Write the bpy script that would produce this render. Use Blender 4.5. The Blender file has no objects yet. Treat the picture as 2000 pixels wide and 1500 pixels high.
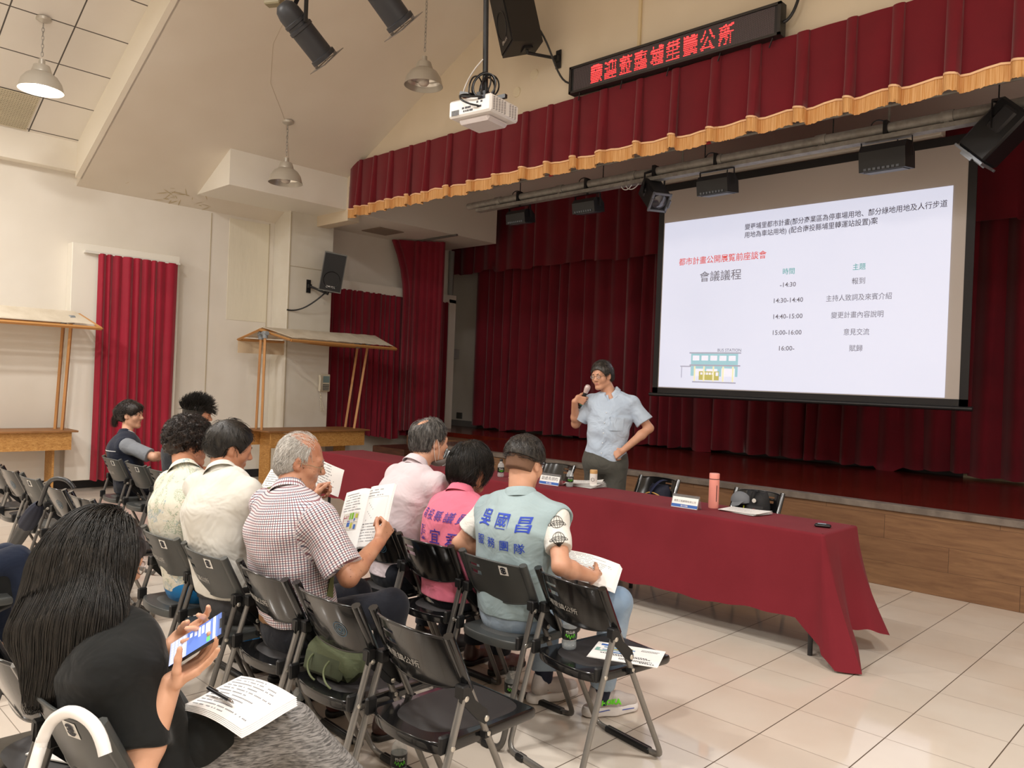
import bpy, math, os
import numpy as np
from mathutils import Vector, Matrix
from mathutils.bvhtree import BVHTree
C=bpy.context.scene.collection
SC=bpy.context.scene
PI=math.pi
rng=np.random.RandomState(7)
# ---------------------------------------------------------------- camera, light, exposure
cam=bpy.data.cameras.new('camera'); co=bpy.data.objects.new('camera',cam); C.objects.link(co)
cam.sensor_width=36; cam.lens=36*1532.26/2000; cam.clip_start=.05
yw,pt,rl=[math.radians(a) for a in (-44.2576,-.1725,2.2732)]
fw=Vector((math.sin(yw)*math.cos(pt),math.cos(yw)*math.cos(pt),math.sin(pt)))
rt=Vector((math.cos(yw),-math.sin(yw),0)); up=rt.cross(fw)
r2=math.cos(rl)*rt+math.sin(rl)*up; u2=-math.sin(rl)*rt+math.cos(rl)*up
m3=Matrix((r2,u2,-fw)).transposed().to_4x4(); m3.translation=(0,0,1.6)
co.matrix_world=m3
SC.camera=co
w=bpy.data.worlds.new('world'); SC.world=w; w.use_nodes=True
w.node_tree.nodes['Background'].inputs[0].default_value=(1,.96,.9,1)
w.node_tree.nodes['Background'].inputs[1].default_value=.25
SC.view_settings.view_transform='Standard'; SC.view_settings.look='None'; SC.view_settings.gamma=1
SC.view_settings.use_curve_mapping=False
SC.view_settings.exposure=0.0
cy=SC.cycles; cy.max_bounces=8; cy.diffuse_bounces=6; cy.glossy_bounces=3; cy.transmission_bounces=6; cy.transparent_max_bounces=6
cy.caustics_reflective=False; cy.caustics_refractive=False; cy.use_denoising=True; cy.sample_clamp_indirect=6
def lamp_light(name,loc,power,size=.4,col=(1,.97,.925)):
    l=bpy.data.lights.new(name,'AREA'); l.shape='DISK'; l.size=size; l.energy=power; l.color=col
    o=bpy.data.objects.new(name,l); C.objects.link(o); o.location=loc; o['kind']='helper'; return o
LP=124
for i,(x,y,z) in enumerate([(-9.3,-.6,4.6),(-6.6,1.1,5.35),(-6.6,-2.6,5.35),(-3.4,.2,5.8),(-3.4,-3.2,5.8),(-.4,1.2,5.6),(2.0,3.6,4.6),(2.2,-.8,4.6)]):
    lamp_light('hall_lamp_light',(x,y,z),LP,.42)
# ---------------------------------------------------------------- helpers
def lin(h):
    h=h.lstrip('#'); c=[int(h[i:i+2],16)/255 for i in (0,2,4)]
    return tuple(x/12.92 if x<=.04045 else ((x+.055)/1.055)**2.4 for x in c)+(1,)
class NT:
    def __init__(s,m): s.t=m.node_tree; s.n=s.t.nodes; s.l=s.t.links
    def new(s,ty,**k):
        n=s.n.new(ty)
        for a,b in k.items(): setattr(n,a,b)
        return n
    def put(s,v,sock):
        if isinstance(v,(int,float)): sock.default_value=v
        elif isinstance(v,(tuple,list)): sock.default_value=v
        else: s.l.new(v,sock)
    def math(s,op,a,b=0.,c=None):
        n=s.new('ShaderNodeMath',operation=op); s.put(a,n.inputs[0]); s.put(b,n.inputs[1])
        if c is not None: s.put(c,n.inputs[2])
        return n.outputs[0]
    def mix(s,f,a,b,mode='MIX'):
        n=s.new('ShaderNodeMix',data_type='RGBA',blend_type=mode); s.put(f,n.inputs[0]); s.put(a,n.inputs[6]); s.put(b,n.inputs[7]); return n.outputs[2]
    def coord(s,kind='Object',scale=(1,1,1),loc=(0,0,0),rot=(0,0,0)):
        if kind.startswith('@'): o=s.new('ShaderNodeAttribute',attribute_name=kind[1:]).outputs['Vector']
        elif kind=='World': o=s.new('ShaderNodeNewGeometry').outputs['Position']
        else: o=s.new('ShaderNodeTexCoord').outputs[kind]
        mp=s.new('ShaderNodeMapping'); s.l.new(o,mp.inputs[0]); mp.inputs[1].default_value=loc; mp.inputs[2].default_value=rot; mp.inputs[3].default_value=scale
        return mp.outputs[0]
    def noise(s,vec,scale,detail=3,rough=.55,out=0,dist=0):
        n=s.new('ShaderNodeTexNoise'); s.l.new(vec,n.inputs['Vector']); n.inputs['Scale'].default_value=scale; n.inputs['Detail'].default_value=detail; n.inputs['Roughness'].default_value=rough; n.inputs['Distortion'].default_value=dist
        return n.outputs[out]
    def ramp(s,f,stops):
        n=s.new('ShaderNodeValToRGB'); s.l.new(f,n.inputs[0]); e=n.color_ramp.elements
        while len(e)<len(stops): e.new(.5)
        for q,(p,c) in zip(e,stops): q.position=p; q.color=c if isinstance(c,(tuple,list)) else (c,c,c,1)
        return n.outputs[0]
    def sep(s,v):
        n=s.new('ShaderNodeSeparateXYZ'); s.l.new(v,n.inputs[0]); return n.outputs
    def bump(s,h,strength,dist=.01):
        n=s.new('ShaderNodeBump'); s.l.new(h,n.inputs['Height']); n.inputs['Strength'].default_value=strength; n.inputs['Distance'].default_value=dist
        s.l.new(n.outputs[0],s.b.inputs['Normal']); return n
MATS={}
def M(name,col,r=.5,metal=0,var=None,bump=None,emit=0,alpha=1,trans=0,spec=.5,coat=0,sheen=0,coords='Object',ior=None):
    """one principled material; var=(scale,colour2,(stretch)), bump=(scale,strength,dist,(stretch))"""
    if name in MATS: return MATS[name]
    m=bpy.data.materials.new(name); m.use_nodes=True; t=NT(m); b=t.n['Principled BSDF']; t.b=b; m['nt']=0
    c=lin(col) if isinstance(col,str) else col
    b.inputs['Base Color'].default_value=c; b.inputs['Roughness'].default_value=r; b.inputs['Metallic'].default_value=metal
    b.inputs['Specular IOR Level'].default_value=spec; b.inputs['Coat Weight'].default_value=coat; b.inputs['Sheen Weight'].default_value=sheen
    b.inputs['Transmission Weight'].default_value=trans
    if ior: b.inputs['IOR'].default_value=ior
    if emit: b.inputs['Emission Color'].default_value=c; b.inputs['Emission Strength'].default_value=emit
    if alpha<1: b.inputs['Alpha'].default_value=alpha
    if var:
        st=var[2] if len(var)>2 else (1,1,1)
        t.l.new(t.mix(t.ramp(t.noise(t.coord(coords,st),var[0]),[(.35,0),(.65,1)]),c,lin(var[1])),b.inputs['Base Color'])
    if bump:
        st=bump[3] if len(bump)>3 else (1,1,1)
        t.bump(t.noise(t.coord(coords,st),bump[0],4),bump[1],bump[2])
    MATS[name]=m; m_nt[name]=t
    return m
m_nt={}
def rotz(a): return np.array([[math.cos(a),-math.sin(a),0],[math.sin(a),math.cos(a),0],[0,0,1.]])
def rotx(a): return np.array([[1,0,0],[0,math.cos(a),-math.sin(a)],[0,math.sin(a),math.cos(a)]])
def roty(a): return np.array([[math.cos(a),0,math.sin(a)],[0,1,0],[-math.sin(a),0,math.cos(a)]])
def A(*a): return np.array(a,float)
def unit(v): v=np.asarray(v,float); return v/(np.linalg.norm(v)+1e-12)
def basis(d,hint=(0,0,1)):
    """columns x,y,z with z along d"""
    d=unit(d); h=np.array(hint,float)
    if abs(d@h)>.98: h=np.array([1.,0,0])
    x=unit(np.cross(h,d)); y=np.cross(d,x); return np.stack([x,y,d],1)
class G:
    def __init__(s): s.v=[]; s.f=[]; s.n=0
    def add(s,v,f):
        v=np.asarray(v,float).reshape(-1,3); s.v.append(v); o=s.n; s.f+= [tuple(i+o for i in q) for q in f]; s.n+=len(v); return s
    def box(s,c,size,R=None,bev=0.):
        h=np.array(size,float)/2; c=np.array(c,float); b=min(bev,h.min()*.9)
        if b<=0:
            v=[(x,y,z) for x in (-1,1) for y in (-1,1) for z in (-1,1)]; v=np.array(v)*h
            f=[(0,1,3,2),(4,6,7,5),(0,4,5,1),(2,3,7,6),(0,2,6,4),(1,5,7,3)]
        else:
            v=[];idx={}
            for x in (-1,1):
                for y in (-1,1):
                    for z in (-1,1):
                        sg=np.array([x,y,z])
                        for a in range(3):
                            q=h-b; q[a]=h[a]; idx[(x,y,z,a)]=len(v); v.append(sg*q)
            f=[]
            for a in range(3):
                o=[k for k in range(3) if k!=a]
                for sg in (-1,1):
                    q=[]
                    for p,r_ in ((-1,-1),(1,-1),(1,1),(-1,1)):
                        t=[0,0,0]; t[a]=sg; t[o[0]]=p; t[o[1]]=r_; q.append(idx[(*t,a)])
                    f.append(tuple(q))
                for p in (-1,1):
                    for r_ in (-1,1):
                        q=[]
                        for sg in (-1,1):
                            t=[0,0,0]; t[a]=sg; t[o[0]]=p; t[o[1]]=r_
                            q.append((idx[(*t,o[0])],idx[(*t,o[1])]))
                        f.append((q[0][0],q[1][0],q[1][1],q[0][1]))
            for x in (-1,1):
                for y in (-1,1):
                    for z in (-1,1): f.append(tuple(idx[(x,y,z,a)] for a in range(3)))
            v=np.array(v)
        if R is not None: v=v@np.asarray(R).T
        return s.add(v+c,f)
    def b2(s,lo,hi,bev=0.):
        lo=np.array(lo,float); hi=np.array(hi,float); return s.box((lo+hi)/2,hi-lo,None,bev)
    def tube(s,path,r,n=10,closed=False,caps=True,hint=(0,0,1)):
        """r: number, list per point, or (rx,ry) tuple for a flat tube"""
        P=np.asarray(path,float); k=len(P); rr=None
        if isinstance(r,tuple): rx,ry=r; rr=[1]*k
        else: rx=ry=1; rr=[r]*k if np.isscalar(r) else list(r)
        T=np.gradient(P,axis=0) if not closed else np.roll(P,-1,0)-np.roll(P,1,0)
        T=T/(np.linalg.norm(T,axis=1)[:,None]+1e-12)
        B=basis(T[0],hint); X=B[:,0]; vs=[]
        for i in range(k):
            X=X-T[i]*(X@T[i]); X=unit(X); Y=np.cross(T[i],X)
            a=np.arange(n)*2*PI/n
            vs.append(P[i]+rr[i]*(np.cos(a)[:,None]*X*rx+np.sin(a)[:,None]*Y*ry))
        f=[]
        for i in range(k if closed else k-1):
            j=(i+1)%k
            for a in range(n): f.append((i*n+a,i*n+(a+1)%n,j*n+(a+1)%n,j*n+a))
        if caps and not closed: f+= [tuple(range(n))[::-1],tuple((k-1)*n+a for a in range(n))]
        return s.add(np.concatenate(vs),f)
    def cyl(s,a,b,r0,r1=None,n=16,caps=True): return s.tube([a,b],[r0,r0 if r1 is None else r1],n,caps=caps)
    def lathe(s,prof,o=(0,0,0),axis=(0,0,1),n=24,caps=True):
        B=basis(axis); P=np.array(prof,float); a=np.arange(n)*2*PI/n; vs=[]
        for r,z in P: vs.append(np.stack([r*np.cos(a),r*np.sin(a),np.full(n,z)],1))
        v=np.concatenate(vs)@B.T+np.array(o,float); f=[]
        for i in range(len(P)-1):
            for q in range(n): f.append((i*n+q,i*n+(q+1)%n,(i+1)*n+(q+1)%n,(i+1)*n+q))
        if caps and P[0,0]>1e-4: f.append(tuple(range(n))[::-1])
        if caps and P[-1,0]>1e-4: f.append(tuple((len(P)-1)*n+q for q in range(n)))
        return s.add(v,f)
    def grid(s,P,mask=None,cu=False):
        P=np.asarray(P,float); nu,nv=P.shape[:2]; f=[]
        for i in range(nu if cu else nu-1):
            for j in range(nv-1):
                if mask is None or mask[i,j]: k=(i+1)%nu; f.append((i*nv+j,k*nv+j,k*nv+j+1,i*nv+j+1))
        return s.add(P.reshape(-1,3),f)
    def slab(s,P,N,th,mask=None):
        """grid P with thickness th along N, open cells where mask is False"""
        P=np.asarray(P,float); N=np.asarray(N,float); nu,nv=P.shape[:2]
        mk=np.ones((nu-1,nv-1),bool) if mask is None else mask
        v=np.concatenate([P.reshape(-1,3),(P+N*th).reshape(-1,3)]); o=nu*nv; f=[]
        ix=lambda i,j:i*nv+j
        for i in range(nu-1):
            for j in range(nv-1):
                if not mk[i,j]: continue
                q=(ix(i,j),ix(i+1,j),ix(i+1,j+1),ix(i,j+1)); f.append(q[::-1]); f.append(tuple(a+o for a in q))
                for (di,dj,a,b) in ((-1,0,q[0],q[3]),(1,0,q[2],q[1]),(0,-1,q[1],q[0]),(0,1,q[3],q[2])):
                    x,y=i+di,j+dj
                    if x<0 or y<0 or x>=nu-1 or y>=nv-1 or not mk[x,y]: f.append((a,b,b+o,a+o))
        return s.add(v,f)
    def prism(s,pts,o,u,v,w):
        """polygon pts (2-D) in plane o+u*x+v*y, extruded by vector w"""
        o,u,v,w=[np.array(q,float) for q in (o,u,v,w)]; p=np.array(pts,float); n=len(p)
        a=o+p[:,:1]*u+p[:,1:]*v
        return s.add(np.concatenate([a,a+w]),[tuple(range(n))[::-1],tuple(range(n,2*n))]+[(i,(i+1)%n,n+(i+1)%n,n+i) for i in range(n)])
    def V(s): return np.concatenate(s.v)
def obj(name,g,mat,parent=None,smooth=0,local=False,loc=None):
    """link the G as ONE mesh object; smooth = sharp-edge angle in degrees (0 flat)"""
    v,f=(g.V(),g.f) if isinstance(g,G) else g
    v=np.asarray(v,float)
    if parent is not None and not local: v=v-np.array(WL.get(parent.name,(0,0,0)))
    if loc is not None: v=v-np.array(loc)
    me=bpy.data.meshes.new(name); me.from_pydata(v.tolist(),[],f if isinstance(f,list) else f.tolist()); me.materials.append(mat) if mat else None
    if smooth:
        me.polygons.foreach_set('use_smooth',np.ones(len(me.polygons),bool))
        if smooth<180: me.set_sharp_from_angle(angle=math.radians(smooth))
    me.update()
    o=bpy.data.objects.new(name,me); C.objects.link(o)
    if parent is not None: o.parent=parent; WL[o.name]=WL.get(parent.name,(0,0,0))
    if loc is not None: o.location=loc; WL[o.name]=loc
    return o
WL={}
def thing(name,label,cat,loc=(0,0,0),rz=0,group=None):
    o=bpy.data.objects.new(name,None); C.objects.link(o); o.location=loc; o.rotation_euler=(0,0,rz); o.empty_display_size=.1
    WL[o.name]=tuple(loc); o['label']=label; o['category']=cat
    if group: o['group']=group
    return o
def tag(o,label,cat,group=None,kind=None):
    o['label']=label; o['category']=cat
    if group: o['group']=group
    if kind: o['kind']=kind
    return o
def struct(name,g,mat,smooth=0):
    o=obj(name,g,mat,None,smooth); o['kind']='structure'; return o
def dup(o,parent=None):
    c=o.copy(); C.objects.link(c)
    if parent is not None: c.parent=parent
    for ch in o.children: dup(ch,c)
    return c
TXT={}
def text_mesh(s,size=1.,bold=0.,align='CENTER'):
    """triangles of a line of text, lower-left based, in the xy plane"""
    k=(s,bold,align)
    if k not in TXT:
        c=bpy.data.curves.new('t','FONT'); c.body=s; c.align_x=align; c.offset=bold; c.resolution_u=2
        o=bpy.data.objects.new('t',c); C.objects.link(o)
        dg=bpy.context.evaluated_depsgraph_get(); m=bpy.data.meshes.new_from_object(o.evaluated_get(dg))
        v=np.array([q.co[:] for q in m.vertices]); f=[tuple(p.vertices) for p in m.polygons]
        bpy.data.objects.remove(o); bpy.data.curves.remove(c); bpy.data.meshes.remove(m); TXT[k]=(v,f)
    v,f=TXT[k]; return v*size,f
def put_text(g,s,o,u,v,size,bold=0.,align='CENTER',sx=1.):
    tv,f=text_mesh(s,size,bold,align); u=unit(u); v=unit(v)
    return g.add(np.array(o,float)+tv[:,:1]*sx*u+tv[:,1:2]*v,f)
# ---------------------------------------------------------------- materials of the room
wall_m=M('wall_paint','#e4dfd6',.75,var=(.9,'#dcd6cb'),bump=(90,.06,.004,(1,1,.25)),coords='World')
ceil_m=M('ceiling_paint','#ddd5c8',.8,var=(.6,'#d4cabb'),coords='World')
white_m=M('white_trim','#e6e2d8',.6)
dark_m=M('black_skirting_and_shade','#16161a',.5)
def floor_mat():
    m=M('floor_tiles','#d8c9b4',.09); t=m_nt['floor_tiles']; b=t.b
    p=t.sep(t.coord('World',loc=(2.51909,-3.89258,0)))
    x=t.math('DIVIDE',p[0],.41783); y=t.math('DIVIDE',p[1],.41553)
    fx=t.math('ABSOLUTE',t.math('SUBTRACT',t.math('FRACT',t.math('ADD',x,100.5)),.5)); fy=t.math('ABSOLUTE',t.math('SUBTRACT',t.math('FRACT',t.math('ADD',y,100.5)),.5))
    g=t.math('MAXIMUM',t.math('LESS_THAN',fx,.0065),t.math('MULTIPLY',t.math('LESS_THAN',fy,.0045),.75))
    cx=t.new('ShaderNodeCombineXYZ'); t.l.new(t.math('FLOOR',t.math('ADD',x,100.)),cx.inputs[0]); t.l.new(t.math('FLOOR',t.math('ADD',y,100.)),cx.inputs[1])
    wn=t.new('ShaderNodeTexWhiteNoise',noise_dimensions='3D'); t.l.new(cx.outputs[0],wn.inputs[0])
    c=t.mix(wn.outputs[0],lin('#cec3b6'),lin('#d6ccc0'))
    c=t.mix(t.ramp(t.noise(t.coord('World'),1.6),[(.4,0),(.7,.6)]),c,lin('#c9b8a8'))
    t.l.new(t.mix(g,c,lin('#5b4c3f')),b.inputs['Base Color'])
    t.l.new(t.math('ADD',t.math('MULTIPLY',g,.5),t.math('MULTIPLY_ADD',t.noise(t.coord('World'),6),.08,.03)),b.inputs['Roughness'])
    b.inputs['Specular IOR Level'].default_value=.55
    return m
def plank_mat(name,c1,c2,pl,pw,axis,rough,gap='#2a1a10'):
    """boards along axis (0 = x), pl long, pw wide (second axis is z for fronts, y for floors)"""
    m=M(name,c1,rough); t=m_nt[name]
    v=t.coord('World'); s=t.sep(v); b2=2 if axis=='xz' else 1
    row=t.math('FLOOR',t.math('DIVIDE',s[b2],pw)); 
    off=t.math('MULTIPLY',t.math('FRACT',t.math('MULTIPLY',row,.37)),pl)
    col=t.math('FLOOR',t.math('DIVIDE',t.math('ADD',s[0],off),pl))
    cx=t.new('ShaderNodeCombineXYZ'); t.l.new(row,cx.inputs[0]); t.l.new(col,cx.inputs[1])
    wn=t.new('ShaderNodeTexWhiteNoise',noise_dimensions='3D'); t.l.new(cx.outputs[0],wn.inputs[0])
    st=(1.2,1,11) if axis=='xz' else (1,14,1)
    vm=t.new('ShaderNodeVectorMath',operation='ADD'); t.l.new(t.coord('World',st),vm.inputs[0]); t.l.new(wn.outputs[1],vm.inputs[1])
    gr=t.noise(vm.outputs[0],2.2,6,.65,dist=.6)
    c=t.mix(t.ramp(gr,[(.3,0),(.72,1)]),lin(c2),lin(c1)); c=t.mix(t.math('MULTIPLY',wn.outputs[0],.35),c,lin(c2))
    gz=t.math('LESS_THAN',t.math('FRACT',t.math('DIVIDE',s[b2],pw)),.012)
    gx=t.math('LESS_THAN',t.math('FRACT',t.math('DIVIDE',t.math('ADD',s[0],off),pl)),.003)
    t.l.new(t.mix(t.math('MULTIPLY',t.math('MAXIMUM',gz,gx),.7),c,lin(gap)),t.b.inputs['Base Color'])
    return m
def cloth(name,c,c2=None,rough=.85,weave=420,sheen=.25):
    m=M(name,c,rough,sheen=sheen,spec=.25); t=m_nt[name]; v=t.coord('Object')
    if c2: t.l.new(t.mix(t.ramp(t.noise(v,2.2,3),[(.35,0),(.7,1)]),lin(c),lin(c2)),t.b.inputs['Base Color'])
    t.bump(t.noise(v,weave/4,3),.12,.003); return m
red_m=cloth('red_curtain','#7c1226','#6d0f20'); redb_m=cloth('bright_red_curtain','#9c1430','#8e1029',.55); reds_m=cloth('stage_red_curtain','#6b0c1d','#5d0a19')
val_m=cloth('valance_red','#6f0f1e','#660e1b')
def fringe_mat():
    m=M('gold_fringe','#d69a58',.75); t=m_nt['gold_fringe']
    n=t.noise(t.coord('World',(1,1,.02)),160,2); t.l.new(t.mix(t.ramp(n,[(.35,0),(.65,1)]),lin('#c58a48'),lin('#e2b27a')),t.b.inputs['Base Color']); t.bump(n,.6,.006); return m
fringe_m=fringe_mat()
# ---------------------------------------------------------------- floor, walls, ceiling
XW=-11.08; XR=3.9; YB=-6.; YG=6.48; ZS=.69
def zc(x): return 3.97+.49*(x+10.9) if x<-3.6 else 3.97+.49*(-3.6+10.9-(x+3.6))
struct('floor',G().add([(-12.5,YB,0),(XR+.1,YB,0),(XR+.1,10.6,0),(-12.5,10.6,0)],[(0,1,2,3)]),floor_mat())
g=G().b2((XW-.3,YB,0),(XW,9.62,4.7)); wl=struct('wall_left',g,wall_m)
g=G()   # door opening in the side of the stage is hidden by its curtain; the set-back bay behind it
g.b2((-12.2,9.62,0),(-11.9,10.6,5.2)); g.b2((-11.9,9.62,0),(XW-.25,9.66,5.2)); struct('wall_left_bay',g,wall_m)
struct('wall_right',G().b2((XR,YB,0),(XR+.2,10.6,5)),wall_m)
struct('wall_rear',G().b2((XW-.3,YB-.2,0),(XR+.2,YB,8)),wall_m)
struct('wall_stage_back',G().b2((-12.2,10.4,0),(XR+.2,10.6,5.2)),wall_m)
# gable wall above the stage opening
gx=[-10.2,-3.6,XR]; 
g=G().prism([(XW,3.86),(-9.8,3.86),(-9.8,4.35),(XR,4.35),(XR,zc(XR)+.1),(-3.6,zc(-3.6)+.1),(XW,zc(XW)+.1)],(0,YG,0),(1,0,0),(0,0,1),(0,.2,0)); struct('wall_gable',g,M('gable_paint','#dccfba',.8,var=(.8,'#d2c4ad'),coords='World'))
# sloping ceiling toward the stage and the raised tiled ceiling over the hall
YC=3.24
def slope_slab(g,y0,y1,off,th,xl=XW-.05):
    for x0,x1 in ((xl,-3.6),(-3.6,XR+.05)):
        a=[(x0,y0,zc(x0)+off),(x1,y0,zc(x1)+off),(x1,y1,zc(x1)+off),(x0,y1,zc(x0)+off)]
        g.add(a+[(p[0],p[1],p[2]+th) for p in a],[(0,1,2,3),(7,6,5,4),(0,4,5,1),(1,5,6,2),(2,6,7,3),(3,7,4,0)])
g=G(); slope_slab(g,YC,YG+.2,0,.5); struct('ceiling_slope',g,ceil_m)
def tile_ceil():
    m=M('acoustic_tiles','#e0dbd2',.85); t=m_nt['acoustic_tiles']; s=t.sep(t.coord('World',loc=(9.80,-3.24,0)))
    x=t.math('DIVIDE',s[0],.53); y=t.math('DIVIDE',s[1],.60)
    f=lambda q:t.math('ABSOLUTE',t.math('SUBTRACT',t.math('FRACT',t.math('ADD',q,100.5)),.5))
    e=t.math('MINIMUM',f(x),f(y)); grv=t.math('LESS_THAN',e,.012)
    t.l.new(t.mix(grv,t.mix(t.noise(t.coord('World'),1.2),lin('#e3ded6'),lin('#d8d2c8')),lin('#55504a')),t.b.inputs['Base Color'])
    return m
g=G(); slope_slab(g,YB,YC-.05,.42,.1,-10.98); struct('ceiling_tiles',g,tile_ceil())
g=G()  # drop between the two ceilings: beam along the slope, then along the wall
for x0,x1 in ((-10.93,-3.6),(-3.6,XR)):
    a=[(x0,YC-.06,zc(x0)-.0),(x1,YC-.06,zc(x1)),(x1,YC-.06,zc(x1)+.5),(x0,YC-.06,zc(x0)+.5)]
    g.add(a+[(p[0],YC+.02,p[2]) for p in a],[(3,2,1,0),(4,5,6,7),(0,1,5,4),(2,3,7,6),(1,2,6,5),(3,0,4,7)])
struct('ceiling_drop',g,M('beam_paint','#e6dfd0',.75))
struct('ceiling_cove',G().b2((XW-.02,YB,4.03),(-10.9,YC,4.6)),M('cove_paint','#e8e2d6',.75))
# boxed beam beside the stage, continuing over the stage wing
g=G().prism([(XW,4.02),(-9.84,4.02),(-9.84,zc(-9.84)+.05),(XW,zc(XW)+.05)],(0,4.68,0),(1,0,0),(0,0,1),(0,YG-4.66,0)); struct('trim_1',g,white_m)
struct('trim_2',G().b2((XW-.3,YG+.02,3.97),(-9.73,9.45,4.8)),white_m)
struct('ceiling_stage',G().b2((-12.2,YG+.2,4.78),(XR+.2,10.6,4.9)),M('stage_ceiling','#efebe4',.85))
# pillar with its vinyl covering, wall frames
g=G().b2((XW,6.02,0),(-10.63,6.79,4.05),.01); struct('pillar',g,M('pillar_paint','#dedad0',.7,var=(1.5,'#d3cdbf'),coords='World'))
g=G()
for y,z0,z1 in ((5.02,.12,3.86),(5.93,.12,3.86)): g.b2((XW,y,z0),(XW+.008,y+.012,z1))
g.b2((-10.63,6.035,0.1),(-10.624,6.05,4)); g.b2((-10.63,6.05,3.2),(-10.622,6.77,3.208))
struct('trim_3',g,M('seam_line','#b9ae97',.8))
struct('trim_4',G().b2((XW,3.17,.12),(-10.9,4.52,3.14),.006),white_m)
struct('trim_5',G().b2((XW,5.3,2.35),(XW+.006,5.93,3.84)),M('vinyl_sheet','#e2dcca',.45,bump=(2.2,.35,.03,(1,2,.4)),coords='World'))
g=G(); g.b2((XW,YB,0),(XW+.015,5.98,.12)); struct('baseboard_left',g,dark_m)
# door frame in the wing wall
g=G(); g.b2((XW,6.9,3.0),(-10.9,9.62,3.14)); g.b2((XW,9.46,.3),(-10.9,9.62,3.06)); struct('door_1',g,white_m)
g=G().cyl((-11.02,9.58,3.1),(-11.02,9.58,3.97),.05,n=12); struct('trim_6',g,M('grey_pipe','#8d8f8c',.5),40)
# water stains and cracked paint on ceiling edge
g=G(); r=np.random.RandomState(3)
for k in range(26):
    x=r.uniform(-11.06,-10.75); y=4.62-r.gamma(1.6,.13)*(1 if r.rand()<.8 else -.6); z=zc(x)-.004; a=r.uniform(0,PI); L=r.uniform(.02,.10); wd=r.uniform(.003,.012)
    d=A(math.cos(a),math.sin(a)); q=A(-d[1],d[0]); pts=[A(x,y)+d*L*s+q*wd*t2 for s,t2 in ((-1,0),(-.3,-.8),(.5,-1),(1,.1),(.3,.9),(-.5,.7))]
    g.add([(p[0],p[1],zc(p[0])-.004) for p in pts],[tuple(range(6))])
struct('trim_7',g,M('water_stain','#c4b593',.9))
g=G().tube([(-10.2,6.25,zc(-10.2)-.002),(-9.95,5.6,zc(-9.95)-.002),(-9.2,5.1,zc(-9.2)-.002),(-8.7,4.6,zc(-8.7)-.002),(-8.2,4.35,zc(-8.2)-.002),(-7.5,4.25,zc(-7.5)-.002)],.0016,5); struct('trim_8',g,M('ceiling_crack','#b7a88f',.9))
# ---------------------------------------------------------------- stage
fr_m=plank_mat('stage_front_wood','#8d6a4a','#6a4a33',1.35,.2,'xz',.42); sf_m=plank_mat('stage_floor_wood','#74261a','#451208',1.8,.055,'xy',.2,'#1c0704')
g=G().b2((-8.6,7.0,0),(XR+.1,10.45,ZS-.04)); struct('stage_front',g,fr_m)
g=G().b2((-8.6,7.02,ZS-.04),(XR+.1,10.45,ZS)); g.b2((-12.2,8.9,0),(-8.6,10.45,ZS)); struct('stage_floor',g,sf_m)
g=G().b2((-8.6,6.975,ZS-.05),(XR+.1,7.09,ZS+.005),.004); struct('stage_nosing',g,M('grey_nosing','#625850',.5,var=(9,'#7a6f66'),coords='World'))
g=G().b2((-2.6,10.3,ZS),(XR,10.4,ZS+.07)); struct('baseboard_stage',g,M('cream_skirting','#cfc6a8',.6))
g=G().b2((-8.6,10.37,ZS),(-2.6,10.4,ZS+.12)); struct('gap_shade_strip',g,dark_m)  # dark strip added to paint the black shade in the gap under the backdrop hem
g=G().b2((-11.95,10.36,ZS),(-8.6,10.4,ZS+.11)); struct('baseboard_wing',g,M('grey_skirting','#7c7b78',.6))
g=G().b2((-9.35,6.75,0),(-8.62,7.35,.60),.01); o=obj('wooden_step_box',g,M('dark_wood','#4a2a1c',.4,var=(6,'#34190f',(1,1,6))),loc=(-9,7.05,0)); tag(o,'dark brown wooden box standing at the left end of the stage front','box')
g=G().b2((-10.6,8.35,0),(-8.9,8.88,.62),.01); o=obj('wing_platform',g,fr_m,loc=(-9.7,8.6,0)); tag(o,'brown wooden platform block at the wing side of the stage','platform')
# ---------------------------------------------------------------- curtains
def pleats(L,n,r,irr=.35):
    wd=1+irr*(r.rand(n)-.5)*2; e=np.concatenate([[0],np.cumsum(wd)]); return e/e[-1]*L
def curtain(name,a,b,z0,z1,n,amp,mat,seed,nrm,hem=0.,flare=1.,gather=True,nz=14,parent=None,local=False,wob=.015,th=.0):
    """hanging pleated cloth from point a to b (xy), pleats pushed along nrm"""
    r=np.random.RandomState(seed); a=A(*a); b=A(*b); L=np.linalg.norm(b-a); d=(b-a)/L; nr=A(*nrm); e=pleats(L,n,r); per=9
    s=np.concatenate([np.linspace(e[i],e[i+1],per,endpoint=False) for i in range(n)]+[[L]])
    ph=np.concatenate([np.linspace(0,1,per,endpoint=False) for i in range(n)]+[[1.]])
    idx=np.concatenate([np.full(per,i) for i in range(n)]+[[n-1]]); am=amp*(.6+.8*r.rand(n))[idx]; sh=(.5+.3*(r.rand(n)-.5))[idx]
    prof=np.where(ph<sh,np.sin(ph/sh*PI/2)**1.3,np.cos((ph-sh)/(1-sh)*PI/2)**1.3)
    zt=np.linspace(0,1,nz); P=np.zeros((len(s),nz,3)); sw=r.randn(n)[idx]*wob; hm=hem*r.randn(n)[idx]
    for j,t in enumerate(zt):
        k=(.45+.55*t)*flare if gather else 1.
        q=a+d*(s+sw*t*t)[:,None]+nr*(prof*am*k+.012*np.sin(s*3+t*2))[:,None]
        P[:,j,:2]=q; P[:,j,2]=z1+(z0-z1)*t-(hm*t if hem else 0)-(prof*.012*t)
    return P
def sheet(P,th,N):
    g=G(); NN=np.zeros_like(P); NN[...,:2]=N; return g.slab(P,NN,th)
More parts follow.
